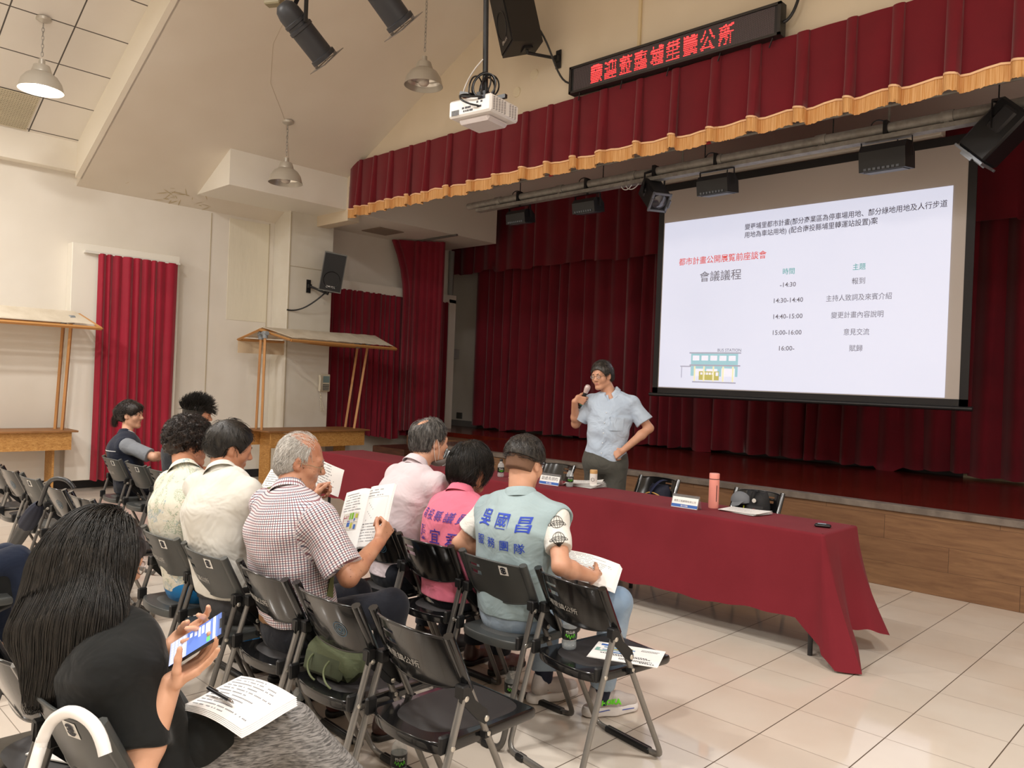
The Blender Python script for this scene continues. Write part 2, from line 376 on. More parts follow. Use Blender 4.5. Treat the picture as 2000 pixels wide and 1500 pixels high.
def hang(name,label,P,mat,N,cat='curtain',smooth=60,group=None):
    c=P.reshape(-1,3); l=tuple(np.r_[c[:,:2].mean(0),c[:,2].min()]); o=obj(name,sheet(P,.006,N),mat,None,smooth,loc=l); return tag(o,label,cat,group)
P=curtain('c',(-10.85,3.46),(-10.85,4.47),.13,3.03,9,.075,redb_m,11,(1,0)); P[:,:2,0]-=0
o=hang('window_curtain',"bright red pleated curtain hanging on the left wall behind the woman with a ponytail",P,redb_m,(1,0))
g=G().b2((-10.9,3.3,3.02),(-10.83,4.5,3.05)); obj('curtain_rail',g,M('rail_white','#d7d5ce',.4),o)
P=curtain('c',(-10.93,6.93),(-10.93,9.44),.62,3.0,22,.07,red_m,12,(1,0),hem=.02,wob=.02)
s=P[:,:,1]; t=np.linspace(0,1,P.shape[1])[None,:]
bow=np.exp(-((s-8.1)/.32)**2)*t**2; P[:,:,0]+=bow*.28; P[:,:,1]-=.22*bow; P[:,:,2]-=.09*np.exp(-((s-8.05)/.25)**2)*t**3
o=hang('door_curtain',"wide dark red curtain covering the doorway at the stage wing, behind the right stall",P,red_m,(1,0))
g=G().b2((-10.95,6.9,2.99),(-10.9,9.46,3.02)); obj('curtain_rail',g,MATS['rail_white'],o)
P=curtain('c',(-10.78,8.30),(-10.28,8.78),.7,3.94,7,.07,red_m,13,(.7,-.7),gather=True)
z=P[:,:,2]; k=np.clip((z-2.9)/1.05,0,1); lead=(np.arange(P.shape[0])/P.shape[0]<.22)[:,None]; P[:,:,0]-=lead*k**2*.12; P[:,:,1]-=lead*k**2*.2
o=hang('wing_curtain',"tall narrow red drape hanging from the ceiling track in the stage wing",P,red_m,(.7,-.7))
g=G().tube([(-11.0,8.5,3.95),(-9.62,8.46,3.95)],.018,8); o=obj('curtain_track',g,M('steel','#8b8b88',.35,.8),None,40,loc=(-10.3,8.5,3.95)); tag(o,'thin metal curtain track under the white boxed beam above the wing drape','track')
P=curtain('c',(-10.9,10.15),(XR-.1,10.15),ZS+.05,4.75,60,.11,reds_m,15,(0,-1),hem=.025,gather=False,wob=.03)
hang('backdrop_curtain','dark red pleated backdrop curtain across the rear of the stage',P,reds_m,(0,-1))
P=curtain('c',(-11.8,9.92),(XR-.1,9.92),3.6,4.77,46,.07,reds_m,16,(0,-1),hem=.02,gather=False,nz=6)
hang('border_curtain','short dark red border curtain hanging above the backdrop at the rear of the stage',P,reds_m,(0,-1))
# valance in front of the gable: flat panels and raised box pleats, gold fringe sewn below
def valance():
    r=np.random.RandomState(21); x=-9.72; xs=[];ys=[];ids=[]; k=0
    while x<XR-.3:
        wd=.40*r.uniform(.86,1.14); pw=.085*r.uniform(.8,1.3); tl=r.uniform(-.02,.02)
        for (u,y) in ((0,0),(.2*(wd-pw),.012),(.5*(wd-pw),.026),(.8*(wd-pw),.018),(wd-pw-.012,.004),(wd-pw+.004,.055),(wd-pw+.022,.075),(wd-.5*pw,.082),(wd-.02,.076),(wd-.004,.05)):
            xs.append(x+u); ys.append(y); ids.append(k)
        x+=wd; k+=1
    xs=np.array(xs); ys=np.array(ys); rr=r.rand(k+1)[np.array(ids)]; nz=9; t=np.linspace(0,1,nz)
    zt,zf,zb=4.66,3.985,3.845
    P=np.zeros((len(xs),nz,3)); P[:,:,0]=xs[:,None]+.02*(rr[:,None]-.5)*t; P[:,:,1]=6.42-ys[:,None]*(.35+.65*t); zz=zf+.02*(rr-.5)+.012*np.sin(xs*16)
    P[:,:,2]=zt+(zz-zt)[:,None]*t
    P[0,:,1]=6.46; return P,zb
P,zb=valance(); o=hang('stage_valance','long red pleated valance with gold fringe across the top of the stage opening',P,val_m,(0,-1),'valance',40)
E0=P[:,-1]; fine=[]
for i in range(len(E0)-1):
    m=max(1,int(np.linalg.norm(E0[i+1]-E0[i])/.012))
    for q in range(m): fine.append(E0[i]+(E0[i+1]-E0[i])*q/m)
fine=np.array(fine); F=np.zeros((len(fine),5,3)); r=np.random.RandomState(5)
F[:]=fine[:,None,:]; F[:,:,1]-=.008; drop=.125+.012*r.rand(len(fine)); F[:,:,2]-=drop[:,None]*np.linspace(0,1,5)-.015; F[:,-1,0]+=.004*r.randn(len(fine))
obj('fringe',sheet(F,.004,(0,-1)),fringe_m,o,60)
H=np.repeat(fine[:,None,:],2,1); H[:,:,1]-=.016; H[:,0,2]+=.02; H[:,1,2]+=.004; obj('fringe_braid',sheet(H,.006,(0,-1)),M('braid','#f0c49a',.8),o,60)
# ---------------------------------------------------------------- hanging fixtures
blk=M('black_metal','#1b1b1d',.45); blkp=M('black_plastic','#161618',.35); stl=M('galvanised_steel','#a3a09a',.45,.1,var=(14,'#8b8780')); grey=M('grey_plastic','#808285',.5)
alu=M('lamp_aluminium','#b9b3a8',.35,.35); lampin=M('lamp_reflector','#e8e4dc',.25,.6); glass=M('clear_glass','#ffffff',.05,trans=1,ior=1.45)
def ring_pts(c,u,v,r,n=24): a=np.arange(n)*2*PI/n; return A(*c)+r*(np.cos(a)[:,None]*A(*u)+np.sin(a)[:,None]*A(*v))
def pendant(top,drop,label,lit):
    x,y,z=top; o=thing('pendant_lamp',label,'lamp',(x,y,z-drop-.30),group='dome pendant lamps on chains'); zb=z-drop-.30
    obj('canopy',G().lathe([(.0,0),(.075,-.004),(.07,-.03),(.03,-.05),(0,-.055)],(x,y,z+.02)),alu,o,40)
    g=G(); n=int((drop-.09)/.042)
    for i in range(n):
        a=i%2*PI/2; u=A(math.cos(a),math.sin(a),0); c=A(x,y,z-.045-i*.042-.02); t=np.arange(12)*2*PI/12
        g.tube(c+.011*np.cos(t)[:,None]*u+.027*np.sin(t)[:,None]*A(0,0,1),.0035,5,closed=True)
    obj('chain',g,stl,o,60)
    obj('lamp_cap',G().lathe([(0,.33),(.03,.325),(.032,.27),(.075,.26),(.095,.20),(.095,.185),(0,.185)],(x,y,zb)),alu,o,40)
    pr=[(.085,.19),(.10,.185),(.15,.15),(.19,.09),(.215,.0)]
    obj('shade',G().lathe(pr+[(r-.003,h) for r,h in pr[::-1]],(x,y,zb),n=36,caps=False),alu,o,40)
    pi=[(.212,.003),(.186,.092),(.146,.15),(.09,.182)]; obj('reflector',G().lathe(pi,(x,y,zb),n=36,caps=False),lampin,o,60)
    if lit:
        obj('bulb',G().lathe([(0,-.0),(.05,.01),(.075,.05),(.06,.11),(.03,.17),(0,.18)],(x,y,zb)),M('lit_bulb','#fff4e2',.5,emit=90),o,60)
    else: obj('bulb',G().lathe([(0,.0),(.045,.008),(.06,.03),(.062,.1),(.03,.16),(0,.17)],(x,y,zb)),M('frosted_bulb','#cfc6bb',.2),o,60)
pendant((-9.3,2.35,5.17),.44,'switched-on dome pendant lamp hanging from the tiled ceiling',1)
pendant((-9.19,5.12,4.81),.48,'unlit dome pendant lamp hanging in front of the boxed white beam',0)
pendant((-6.86,5.45,5.93),.80,'unlit dome pendant lamp hanging left of the ceiling projector',0)
# air grille in the tiled ceiling
g=G(); vv=[]; fr=[(-10.33,1.95),(-10.86,1.95),(-10.86,2.6),(-10.33,2.6)]
g.add([(x,y,zc(x)+.412) for x,y in fr],[(0,1,2,3)]); o=obj('air_grille',g,M('grille_dark','#6d6454',.7),loc=(-10.6,2.3,zc(-10.6)+.41)); tag(o,'perforated air grille panel set in the tiled ceiling beside the lit lamp','grille')
g=G()
for i in range(21):
    x=-10.86+.53*i/20; g.b2((x-.007,1.95,0),(x+.007,2.6,.006)); 
for j in range(25):
    y=1.95+.65*j/24; g.b2((-10.86,y-.007,0),(-10.33,y+.007,.006))
v=np.concatenate(g.v); v[:,2]+=3.97+.49*(v[:,0]+10.9)+.403; g.v=[v]; obj('grille_mesh',g,M('grille_cream','#c9bfa6',.6),o)
g=G().b2((-10.75,7.38,3.955),(-10.25,7.86,3.968)); o=obj('ceiling_vent',g,M('vent_brown','#8f8071',.7),loc=(-10.5,7.6,3.96)); tag(o,'small brown ceiling vent in the underside of the white beam over the stage wing','vent')
# loudspeakers
def speaker(name,label,c,R,w,d,h,mount,plate_n,col,cable):
    """front is local -y, R rotates local to world"""
    c=A(*c); R=np.asarray(R); o=thing('loudspeaker',label,'speaker',tuple(c),group='wall speakers')
    T=lambda p:c+np.asarray(p)@R.T
    pr=[(-w/2,-d/2),(w/2,-d/2),(w*.34,d/2),(-w*.34,d/2)]
    obj('cabinet',G().prism(pr,T((0,0,-h/2)),R[:,0],R[:,1],R[:,2]*h),M('speaker_cabinet'+name,col,.5),o)
    g=G(); q=[(-w*.46,-h*.47),(w*.46,-h*.47),(w*.46,h*.47),(-w*.46,h*.47)]; g.prism(q,T((0,-d/2-.012,0)),R[:,0],R[:,2],R[:,1]*.014)
    obj('front_grille',g,M('speaker_grille','#141416',.55,bump=(220,.4,.003)),o)
    cc=T((0,-d/2-.014,-h*.19)); obj('woofer_ring',G().tube(ring_pts(cc,R[:,0],R[:,2],w*.36,32),.006,6,closed=True),blkp,o,60)
    g=G(); put_text(g,'EMUSA',T((0,-d/2-.016,-h*.40)),R[:,0],R[:,2],w*.13,.02); obj('badge',g,M('badge_silver','#c9c9c9',.4,.6),o)
    mt=A(*mount); bt=T((0,d*.1,-h/2)); g=G(); g.tube([bt,bt-R[:,2]*.05,mt+A(*plate_n)*.05],.018,8); g.box(bt-R[:,2]*.01,(.12,.1,.02),R)
    P=basis(plate_n); g.box(mt+A(*plate_n)*.008,(.07,.2,.014),np.stack([P[:,0],P[:,1],P[:,2]],1)) ; g.box(mt+A(*plate_n)*.035,(.05,.06,.06),P)
    obj('wall_bracket',g,blk,o,40)
    obj('cable',G().tube(cable(T),.011,8),blkp,o,60)
def bez(p0,p1,p2,p3,n=16):
    t=np.linspace(0,1,n)[:,None]; p0,p1,p2,p3=[A(*p) for p in (p0,p1,p2,p3)]
    return (1-t)**3*p0+3*(1-t)**2*t*p1+3*(1-t)*t*t*p2+t**3*p3
# front of the lower speaker faces the hall (+x, -y), tilted down
R=rotz(math.radians(62))@rotx(math.radians(10))@roty(math.radians(7))
speaker('low','black speaker with a grey cabinet bracketed to the white pillar',(-10.22,6.52,3.14),R,.33,.28,.58,(-10.63,6.37,2.93),(1,0,0),'#6f6f6c',lambda T:bez(T((-.02,.05,-.3)),(-10.45,6.3,2.6),(-10.6,6.2,2.52),(-10.62,6.02,2.54)))
R=rotz(math.radians(-28))@rotx(math.radians(14))@roty(math.radians(-4))
speaker('up','large black speaker bracketed to the gable wall left of the lit sign',(-6.0,5.98,5.60),R,.40,.36,.84,(-5.78,6.47,5.17),(0,-1,0),'#1c1a1b',lambda T:bez(T((.12,.12,-.2)),(-5.7,6.3,5.3),(-5.8,6.44,4.8),(-5.47,6.42,4.84)))
# LED sign
sc=A(-4.31,6.33,4.81); ux=unit(A(2.36,0,-.02)); uz=A(0,0,1.); L,Hh=2.36,.285
o=thing('led_sign','long black dot-matrix sign with red lit characters above the stage valance','sign',tuple(sc))
g=G().box(sc+A(0,.045,0),(L,.09,Hh),np.stack([ux,A(0,1,0),uz],1)); obj('sign_case',g,blk,o)
g=G()
for s in (-1,1): g.box(sc+uz*s*(Hh/2-.012)-A(0,.004,0),(L,.02,.024),np.stack([ux,A(0,1,0),uz],1)); g.box(sc+ux*s*(L/2-.014)-A(0,.004,0),(.028,.02,Hh),np.stack([ux,A(0,1,0),uz],1))
obj('sign_frame',g,M('sign_frame','#2a2624',.4),o)
def raster(s,n):
    out=[]
    for ci,ch in enumerate(s):
        v,f=text_mesh(ch,1.,-.016,'CENTER'); lo=v[:,:2].min(0); hi=v[:,:2].max(0); c=(lo+hi)/2; sz=max(hi-lo)
        q=(np.stack(np.meshgrid(np.arange(n),np.arange(n),indexing='ij'),-1).reshape(-1,2)+.5)/n-.5; p=q*sz*1.02+c; ins=np.zeros(len(p),bool)
        for t in f:
            a=v[list(t)][:,:2]; m=np.ones(len(p),bool); sg=0
            cr=[(a[(k+1)%len(a),0]-a[k,0])*(p[:,1]-a[k,1])-(a[(k+1)%len(a),1]-a[k,1])*(p[:,0]-a[k,0]) for k in range(len(a))]; cr=np.array(cr)
            ins|=(cr>=-.002).all(0)|(cr<=.002).all(0)
        out.append(q[ins])
    return out
px=[-.585+i*1.0/8*1.34-.19 for i in range(9)]
gl=G(); gd=G(); ps=.0086; lit=set()
for i,q in enumerate(raster('歡迎蒞臨埔里鎮公所',22)):
    for a,b in q: lit.add((round((-.82+i*.185)/ps)+round(a*16),round(b*22)))
dotq=lambda gg,x,z,s:gg.add([sc+ux*(x+dx*s)+uz*(z+dz*s)-A(0,.003,0) for dx,dz in ((-1,-1),(1,-1),(1,1),(-1,1))],[(0,1,2,3)])
for (i,j) in lit: dotq(gl,i*ps,j*ps,.0037)
for i in range(-130,131):
    for j in range(-14,15):
        if (i,j) not in lit: dotq(gd,i*ps,j*ps,.0021)
obj('lit_lettering',gl,M('red_led','#ff2a2a',.5,emit=5.5),o); obj('unlit_dots',gd,M('unlit_led','#8a7a80',.5),o)
for x in (-1.05,-.5,.05,.6,1.1): obj('hanger',G().tube([sc+ux*x+A(0,.02,-Hh/2),sc+ux*(x-.05)+A(0,.06,-Hh/2-.06)],.006,5),blk,o)
obj('cable',G().tube(bez(sc+ux*L/2+A(0,.05,-.02),sc+ux*L/2+A(.12,.06,.0),sc+ux*L/2+A(.15,.09,.3),sc+ux*L/2+A(.18,.1,.75)),.014,8),blkp,o,60)
g=G().b2((-4.72,6.455,4.97),(-4.69,6.48,6.9)); o=obj('conduit_pipe',g,M('cream_conduit','#d6c39c',.5),loc=(-4.7,6.47,5)); tag(o,'thin cream conduit running up the gable wall above the lit sign','pipe')
for i,(x,z) in enumerate(((-6.42,4.96),(-6.15,5.10))):
    g=G().lathe([(0,.012),(.055,.012),(.06,0)],(x,6.48,z),(0,-1,0),28); 
    for s in (-1,1): g.lathe([(0,.016),(.006,.014)],(x+s*.04,6.48,z+s*.012),(0,-1,0),8)
    o=obj('blanking_plate',g,M('plate_cream','#d8ccb2',.5),loc=(x,6.48,z)); tag(o,('lower' if i==0 else 'upper')+' round cream blanking plate on the gable wall under the large speaker','plate','round wall plates')
# projector on its pole
pc=A(-4.52,4.2,3.70); R=rotz(math.radians(8))
o=thing('projector','white projector hanging upside down on a ceiling pole with coiled black cables','projector',tuple(pc))
T=lambda x,y,z:pc+A(x,y,z)@R.T
wh=M('projector_white','#e9e6e3',.4); obj('projector_body',G().box(pc,(.42,.36,.135),R,.015),wh,o,40)
g=G().box(T(0,0,-.085),(.30,.26,.05),R,.02); obj('lower_cover',g,M('projector_under','#d5cdcd',.5),o,40)
g=G()
for i in range(9):
    for j in range(8):
        if i!=5: g.box(T(.2105,-.14+i*.034,-.045+j*.0125),(.003,.022,.006),R@rotx(.4))
obj('vent_holes',g,M('vent_grey','#8f8a8c',.6),o)
g=G()
for i in range(6): g.box(T(-.17+i*.013,-.181,-.035),(.008,.003,.04),R)
for i,(x,z,w_) in enumerate(((-.06,-.01,.02),(-.03,-.01,.02),(0,-.01,.03),(-.05,-.035,.012),(-.03,-.035,.012),(-.01,-.035,.014),(.02,-.035,.03),(.08,.015,.016),(.12,.015,.016),(.1,-.02,.04))): g.box(T(x,-.181,z),(w_,.004,.014),R)
g.box(T(.12,-.18,.045),(.07,.004,.03),R); obj('ports',g,M('port_dark','#3a3a42',.5),o)
g=G().cyl(T(-.01,.02,.19),T(-.01,.02,.19)+A(-.04,-.04,1.9),.022,n=12); g.cyl(T(-.01,.02,.06),T(-.01,.02,.2),.03); g.box(T(0,0,.08),(.30,.05,.02),R@rotz(.6)); g.box(T(0,0,.08),(.30,.05,.02),R@rotz(-.6)); g.box(T(0,0,.12),(.09,.09,.07),R); obj('ceiling_pole',g,blk,o,40)
g=G(); r=np.random.RandomState(4)
for i in range(7):
    a=r.uniform(0,PI); c=T(r.uniform(-.08,.04),r.uniform(-.05,.05),.20+r.uniform(-.02,.02)); rr=r.uniform(.08,.12); g.tube(ring_pts(c,(math.cos(a)*.9,math.sin(a)*.9,.1),(0,.1,1),rr),.0065,6,closed=True)
g.tube(bez(T(-.05,-.05,.12),T(-.14,-.2,.14),T(-.05,-.3,.0),T(.1,-.19,-.02)),.008,6); g.tube(bez(T(-.05,-.05,.12),T(-.18,-.24,.1),T(-.02,-.24,.05),T(.13,-.19,.045)),.007,6); g.box(T(-.11,-.08,.13),(.12,.05,.04),R@roty(.3)); g.box(T(.14,.02,.10),(.12,.03,.03),R)
obj('coiled_cables',g,blkp,o,60)
obj('white_cable',G().tube(bez(T(-.02,-.01,.42),T(-.14,-.05,.3),T(-.16,-.06,.2),T(-.16,-.08,.12)),.005,6),wh,o,60)
# profile spotlights hanging over the hall
pb=A(-8.35,4.9,5.62)
g=G().tube([(-6.45,3.15,4.98),(-5.90,3.41,4.82)],.022,10); o=obj('lighting_bar',g,stl,None,40,loc=(-6.2,3.3,4.9)); tag(o,'short end of a steel lighting pipe at the top edge above the left spotlight','pipe')
def parcan(c,axis,label):
    c=A(*c); B=basis(axis,(0,0,1)); o=thing('stage_spotlight',label,'spotlight',tuple(c),group='black can spotlights over the hall')
    prof=[(0,-.22),(.05,-.215),(.085,-.18),(.1,-.12),(.1,-.06),(.108,-.055),(.108,-.03),(.1,-.025),(.1,.0),(.11,.005),(.11,.03),(.102,.035),(.102,.27),(.116,.275),(.116,.31),(.104,.312),(.1,.26),(0,.25)]
    obj('spot_body',G().lathe(prof,c,axis,28),M('spot_black','#222226',.5),o,40)
    g=G()
    for i in range(4):
        a=i*PI/2+.5; d=B[:,0]*math.cos(a)+B[:,1]*math.sin(a); g.box(c+B[:,2]*.325+d*.10,(.03,.006,.02),np.stack([d,np.cross(B[:,2],d),B[:,2]],1))
    q=c+B[:,2]*.335
    for s in (-1,1): g.box(q+B[:,0]*s*.10,(.07,.26,.005),B); g.box(q+B[:,1]*s*.11,(.14,.045,.005),B)
    obj('filter_frame',g,M('filter_metal','#77706a',.4,.5),o)
    sd=unit(np.cross(axis,(0,0,1))); g=G(); top=c+A(0,0,.3)
    for s in (-1,1): g.tube([c+sd*s*.115,c+sd*s*.115+A(0,0,.22),top],(.02,.004),6)
    g.cyl(top,top+A(0,0,.12),.02); g.box(top+A(0,0,.1),(.05,.05,.07)); obj('yoke',g,blk,o,30)
parcan((-5.97,3.4,4.51),(.08,.76,-.64),'black can spotlight with colour frame hanging over the hall, fully in view')
parcan((-4.90,3.4,4.50),(.10,.74,-.66),'black can spotlight cut by the top edge, right of the other can spotlight')
g=G().box((-6.42,3.4,4.86),(.16,.09,.07),rotz(.5),.01); o=obj('junction_box',g,M('box_olive','#8a8064',.5),loc=(-6.42,3.4,4.86)); tag(o,'small olive grey box on the lighting pipe at the top edge','box')
# lighting truss over the stage front
TY=7.4
g=G().cyl((-8.2,TY,4.03),(XR-.1,TY,4.03),.045,n=14); g.b2((-8.0,TY-.05,3.925),(XR-.2,TY+.05,3.965))
for x in np.arange(-7.6,XR,1.1): g.cyl((x-.05,TY,4.03),(x+.05,TY,4.03),.055,n=14); g.b2((x-.02,TY-.03,3.95),(x+.02,TY+.03,4.03))
o=obj('lighting_truss',g,stl,None,40,loc=(-2,TY,4)); tag(o,'thick galvanised lighting pipe with cable tray hanging across the stage front','pipe')
for x in np.arange(-7.2,XR-.3,1.37): obj('suspension_wire',G().cyl((x,TY,4.05),(x,TY,4.78),.006,n=6),blk,o)
g=G().cyl((-8.1,TY-.12,4.19),(XR-.1,TY-.12,4.19),.014,n=10); ox=obj('curtain_pipe',g,stl,None,40,loc=(-2,TY-.12,4.19)); tag(ox,'slim steel pipe running just above and before the thick lighting pipe','pipe')
for x in np.arange(-7.2,XR-.3,1.37): obj('suspension_wire',G().cyl((x,TY-.12,4.19),(x,TY-.12,4.78),.005,n=6),blk,ox)
for x in (-6.55,-4.35): obj('red_tape',G().cyl((x-.03,TY-.12,4.19),(x+.03,TY-.12,4.19),.0165,n=10),M('red_tape','#b3262d',.5),ox)
r=np.random.RandomState(8)
def flood(x,label,size=(.34,.24,.2),tilt=.15,yaw=0.,dz=-.16,front=True):
    c=A(x,TY+.02,3.93+dz); R=rotz(yaw)@rotx(tilt); o=thing('flood_light',label,'spotlight',tuple(c),group='black flood lights on the stage lighting pipe')
    w_,d_,h_=size; g=G(); pr=[(-d_/2,-h_/2),(d_*.5,-h_*.5),(d_*.5,h_*.1),(d_*.2,h_*.5),(-d_*.3,h_*.5),(-d_*.5,h_*.25)]
    g.prism(pr,c-R[:,0]*w_/2,R[:,1],R[:,2],R[:,0]*w_); obj('housing',g,M('flood_black','#17171a',.45),o)
    g=G().box(c-R[:,2]*(h_/2+.003),(w_*.85,d_*.7,.008),R); obj('led_panel',g,M('led_panel','#50555c',.3,.3),o)
    g=G()
    for i in range(8): g.box(c-R[:,2]*(h_/2-.02)-R[:,1]*(d_/2+.004)+R[:,0]*(-.36+i*.1)*w_,(w_*.06,.006,.02),R)
    obj('cooling_fins',g,M('fin_grey','#5f6670',.4),o)
    g=G(); g.tube([c-R[:,0]*(w_/2+.02)-R[:,2]*.02,c-R[:,0]*(w_/2+.02)+R[:,2]*(h_*.5+.05),c+R[:,0]*(w_/2+.02)+R[:,2]*(h_*.5+.05),c+R[:,0]*(w_/2+.02)-R[:,2]*.02],(.016,.005),6)
    g.cyl(c+R[:,2]*(h_*.5+.05),A(x,TY,4.03),.014); g.box((x,TY,4.03),(.035,.11,.12)); obj('yoke',g,blk,o,30)
    t=np.linspace(0,1,9); obj('cable',G().tube(bez(c+A(.05,.08,.1),c+A(.1,.15,.3),A(x-.1,TY,4.2),A(x-.14,TY,4.08)),.006,6),blkp,o,60)
flood(-7.2,'small black flood light at the far left of the stage lighting pipe',(.34,.2,.17))
flood(-6.06,'small black flood light, second from the left on the stage lighting pipe',(.34,.2,.17))
flood(-4.31,'black flood light above the upper left corner of the projection screen',(.36,.24,.2))
flood(-2.6,'black flood light hanging before the top middle of the projection screen',(.40,.26,.24))
def boxspot(c,R,size,label):
    c=A(*c); o=thing('box_spotlight',label,'spotlight',tuple(c),group='box spotlights on the stage lighting pipe'); w_,L_,h_=size
    obj('housing',G().box(c,(w_,L_,h_),R,.02),M('flood_black','#17171a',.45),o,40)
    g=G().box(c-R[:,1]*L_*.2,(w_*1.12,L_*.45,h_*.5),R,.02); obj('side_cover',g,M('spot_side','#26262a',.5),o,40)
    f=c+R[:,1]*(L_/2); g=G()
    for s in (-1,1): g.box(f+R[:,0]*s*w_*.46+R[:,1]*.012,(w_*.1,.02,h_*1.05),R); g.box(f+R[:,2]*s*h_*.46+R[:,1]*.012,(w_,.02,h_*.1),R); g.box(f+R[:,0]*s*w_*.5+R[:,1]*.03,(.015,.03,h_*.4),R)
    obj('front_frame',g,M('frame_silver','#8f949c',.35,.6),o)
    obj('lens',G().lathe([(0,.03),(w_*.2,.022),(w_*.38,0)],f,R[:,1],24),M('lens_glass','#4a4a52',.08,coat=1),o,60)
    g=G(); sd=R[:,0]; 
    for s in (-1,1): g.tube([c+sd*s*(w_*.56),c+sd*s*(w_*.56)+A(0,0,.22),A(c[0],c[1],c[2]+.26)+sd*s*.03],(.02,.006),6)
    g.cyl(A(c[0],c[1],c[2]+.24),A(c[0],TY,4.05),.016); g.box((c[0],TY,4.03),(.04,.11,.12)); obj('yoke',g,blk,o,30)
def aim(d): y=unit(d); x=unit(np.cross(y,(0,0,1))); return np.stack([x,y,np.cross(x,y)],1)
boxspot((-5.08,7.38,3.77),aim((.62,-.35,-.60)),(.22,.36,.22),'black box spotlight with silver lens frame at the left top corner of the screen')
boxspot((-1.70,7.35,3.80),aim((-.66,.06,-.66)),(.30,.46,.28),'big black box spotlight at the right end of the pipe, right of the screen')
g=G().tube(bez((-5.5,TY,4.02),(-5.5,TY-.02,3.8),(-5.3,TY,3.86),(-5.28,TY,4.0)),.006,6); g.tube(bez((-5.55,TY,4.02),(-5.6,TY-.02,3.88),(-5.42,TY,3.8),(-5.38,TY,4.0)),.006,6); o=obj('white_cable_loop',g,wh,None,60,loc=(-5.4,TY,3.95)); tag(o,'loose white cable loops dangling from the pipe left of the box spotlight','cable')
# ---------------------------------------------------------------- projection screen
SY=8.1
o=thing('projection_screen','large pull-down projection screen with black border hanging before the backdrop, showing a meeting agenda','screen',(-3.8,SY,1.5))
scr=lambda x,z,y=0:A(x,SY-y,z)
x0,x1,z0,z1=-5.485,-2.03,1.515,4.07
obj('screen_fabric',G().b2((x0,SY,z0),(x1,SY+.004,z1)),M('screen_grey','#b9b0aa',.85),o)
g=G(); g.b2((x0,SY-.003,z0),(x0+.075,SY+.006,z1)); g.b2((x1-.075,SY-.003,z0),(x1,SY+.006,z1)); g.b2((x0,SY-.003,z0),(x1,SY+.006,z0+.085)); g.b2((x0,SY-.003,z1-.085),(x1,SY+.006,z1)); obj('screen_border',g,M('screen_black','#1d1b1c',.7),o)
g=G().cyl((x0-.04,SY+.002,z0),(x1+.04,SY+.002,z0),.022,n=12); obj('weight_bar',g,blk,o,40)
g=G().b2((x0-.22,SY-.07,z1+.01),(x1-.30,SY+.07,z1+.17),.01); obj('screen_case',g,M('case_white','#d3cdc0',.5),o,40)
for x in (x0+.3,x1-.8): obj('hanging_rod',G().cyl((x,SY,z1+.15),(x,SY,4.79),.012,n=8),stl,o)
sx0,sx1,sz0,sz1=-5.395,-2.225,1.61,3.60
slide=M('slide_light','#e2e8ff',.9,emit=.72); slide.node_tree.nodes['Principled BSDF'].inputs['Base Color'].default_value=lin('#a8a2a0')
sk=.10  # keystone of the projected picture
kx=lambda u,v:A(sx0+u*(sx1-sx0)+(.0 if u<.5 else 0),SY-.0065,0)
PW,PH=1880,1180   # slide in its own units, filled from what is projected on it
def sp(u,v,d=0): return A(sx0+u/PW*(sx1-sx0),SY-.0065-d,sz1-v/PH*(sz1-sz0))
obj('projected_slide',G().add([sp(0,PH),sp(PW,PH),sp(PW,0),sp(0,0)],[(0,1,2,3)]),slide,o)
def ink(name,col,em=.35): return M(name,col,.9,emit=em)
ux,uz=A(1,0,0),A(0,0,1); ps=(sx1-sx0)/PW
def line(name,items,mat,bold=0.):
    g=G()
    for s,u0,u1,v,sz in items:
        w_=np.ptp(text_mesh(s,1.,bold,'LEFT')[0][:,0])*sz; put_text(g,s,sp(u0,v,.002),ux,uz,sz*ps,bold,'LEFT',(u1-u0)/w_)
    obj(name,g,mat,o)
line('slide_title',[('變更埔里都市計畫(部分商業區為停車場用地、部分綠地用地及人行步道',630,1853,112,44),('用地為車站用地) (配合南投縣埔里轉運站設置)案',629,1482,166,44)],ink('slide_ink','#5d5660',.22),.006)
line('slide_heading',[('都市計畫公開展覽前座談會',131,791,312,56)],ink('slide_red','#d8574f',.4),.006)
line('slide_subtitle',[('會議議程',302,615,436,76)],ink('slide_grey','#807d88',.3),.004)
line('slide_columns',[('時間',905,983,428,43),('主題',1347,1422,431,43)],ink('slide_teal','#5fa6a6',.4),.004)
line('slide_times',[('-14:30',891,997,511,42),('14:30-14:40',847,1041,611,42),('14:40-15:00',848,1042,714,42),('15:00-16:00',849,1040,817,42),('16:00-',895,997,918,42)],MATS['slide_grey'],.012)
line('slide_topics',[('報到',1345,1422,516,43),('主持人致詞及來賓介紹',1193,1577,614,43),('變更計畫內容說明',1229,1535,718,43),('意見交流',1308,1458,822,43),('賦歸',1346,1424,920,43)],MATS['slide_grey'],.002)
line('slide_caption',[('BUS STATION',463,637,926,29)],MATS['slide_grey'])
def rects(name,L,mat,d=.003):
    g=G()
    for a,b,c,e in L: g.add([sp(a,e,d),sp(c,e,d),sp(c,b,d),sp(a,b,d)],[(0,1,2,3)])
    obj(name,g,mat,o)
rects('slide_building',[(262,936,620,1095)],ink('slide_blue','#9cc6d2',.5))
rects('slide_lines',[(247,931,641,940),(251,1016,638,1026),(177,1026,262,1034),(277,1132,609,1141),(186,1034,192,1110)],ink('slide_line','#a9a9ba',.45),.0035)
rects('slide_windows',[(275+i*69,954,327+i*69,988) for i in range(5)]+[(300,1045,370,1095),(385,1045,470,1095),(500,1040,600,1095)],ink('slide_white','#dfe0ee',.6),.004)
rects('slide_bus',[(328,1062,483,1122)],ink('slide_olive','#bdb76a',.45),.0045)
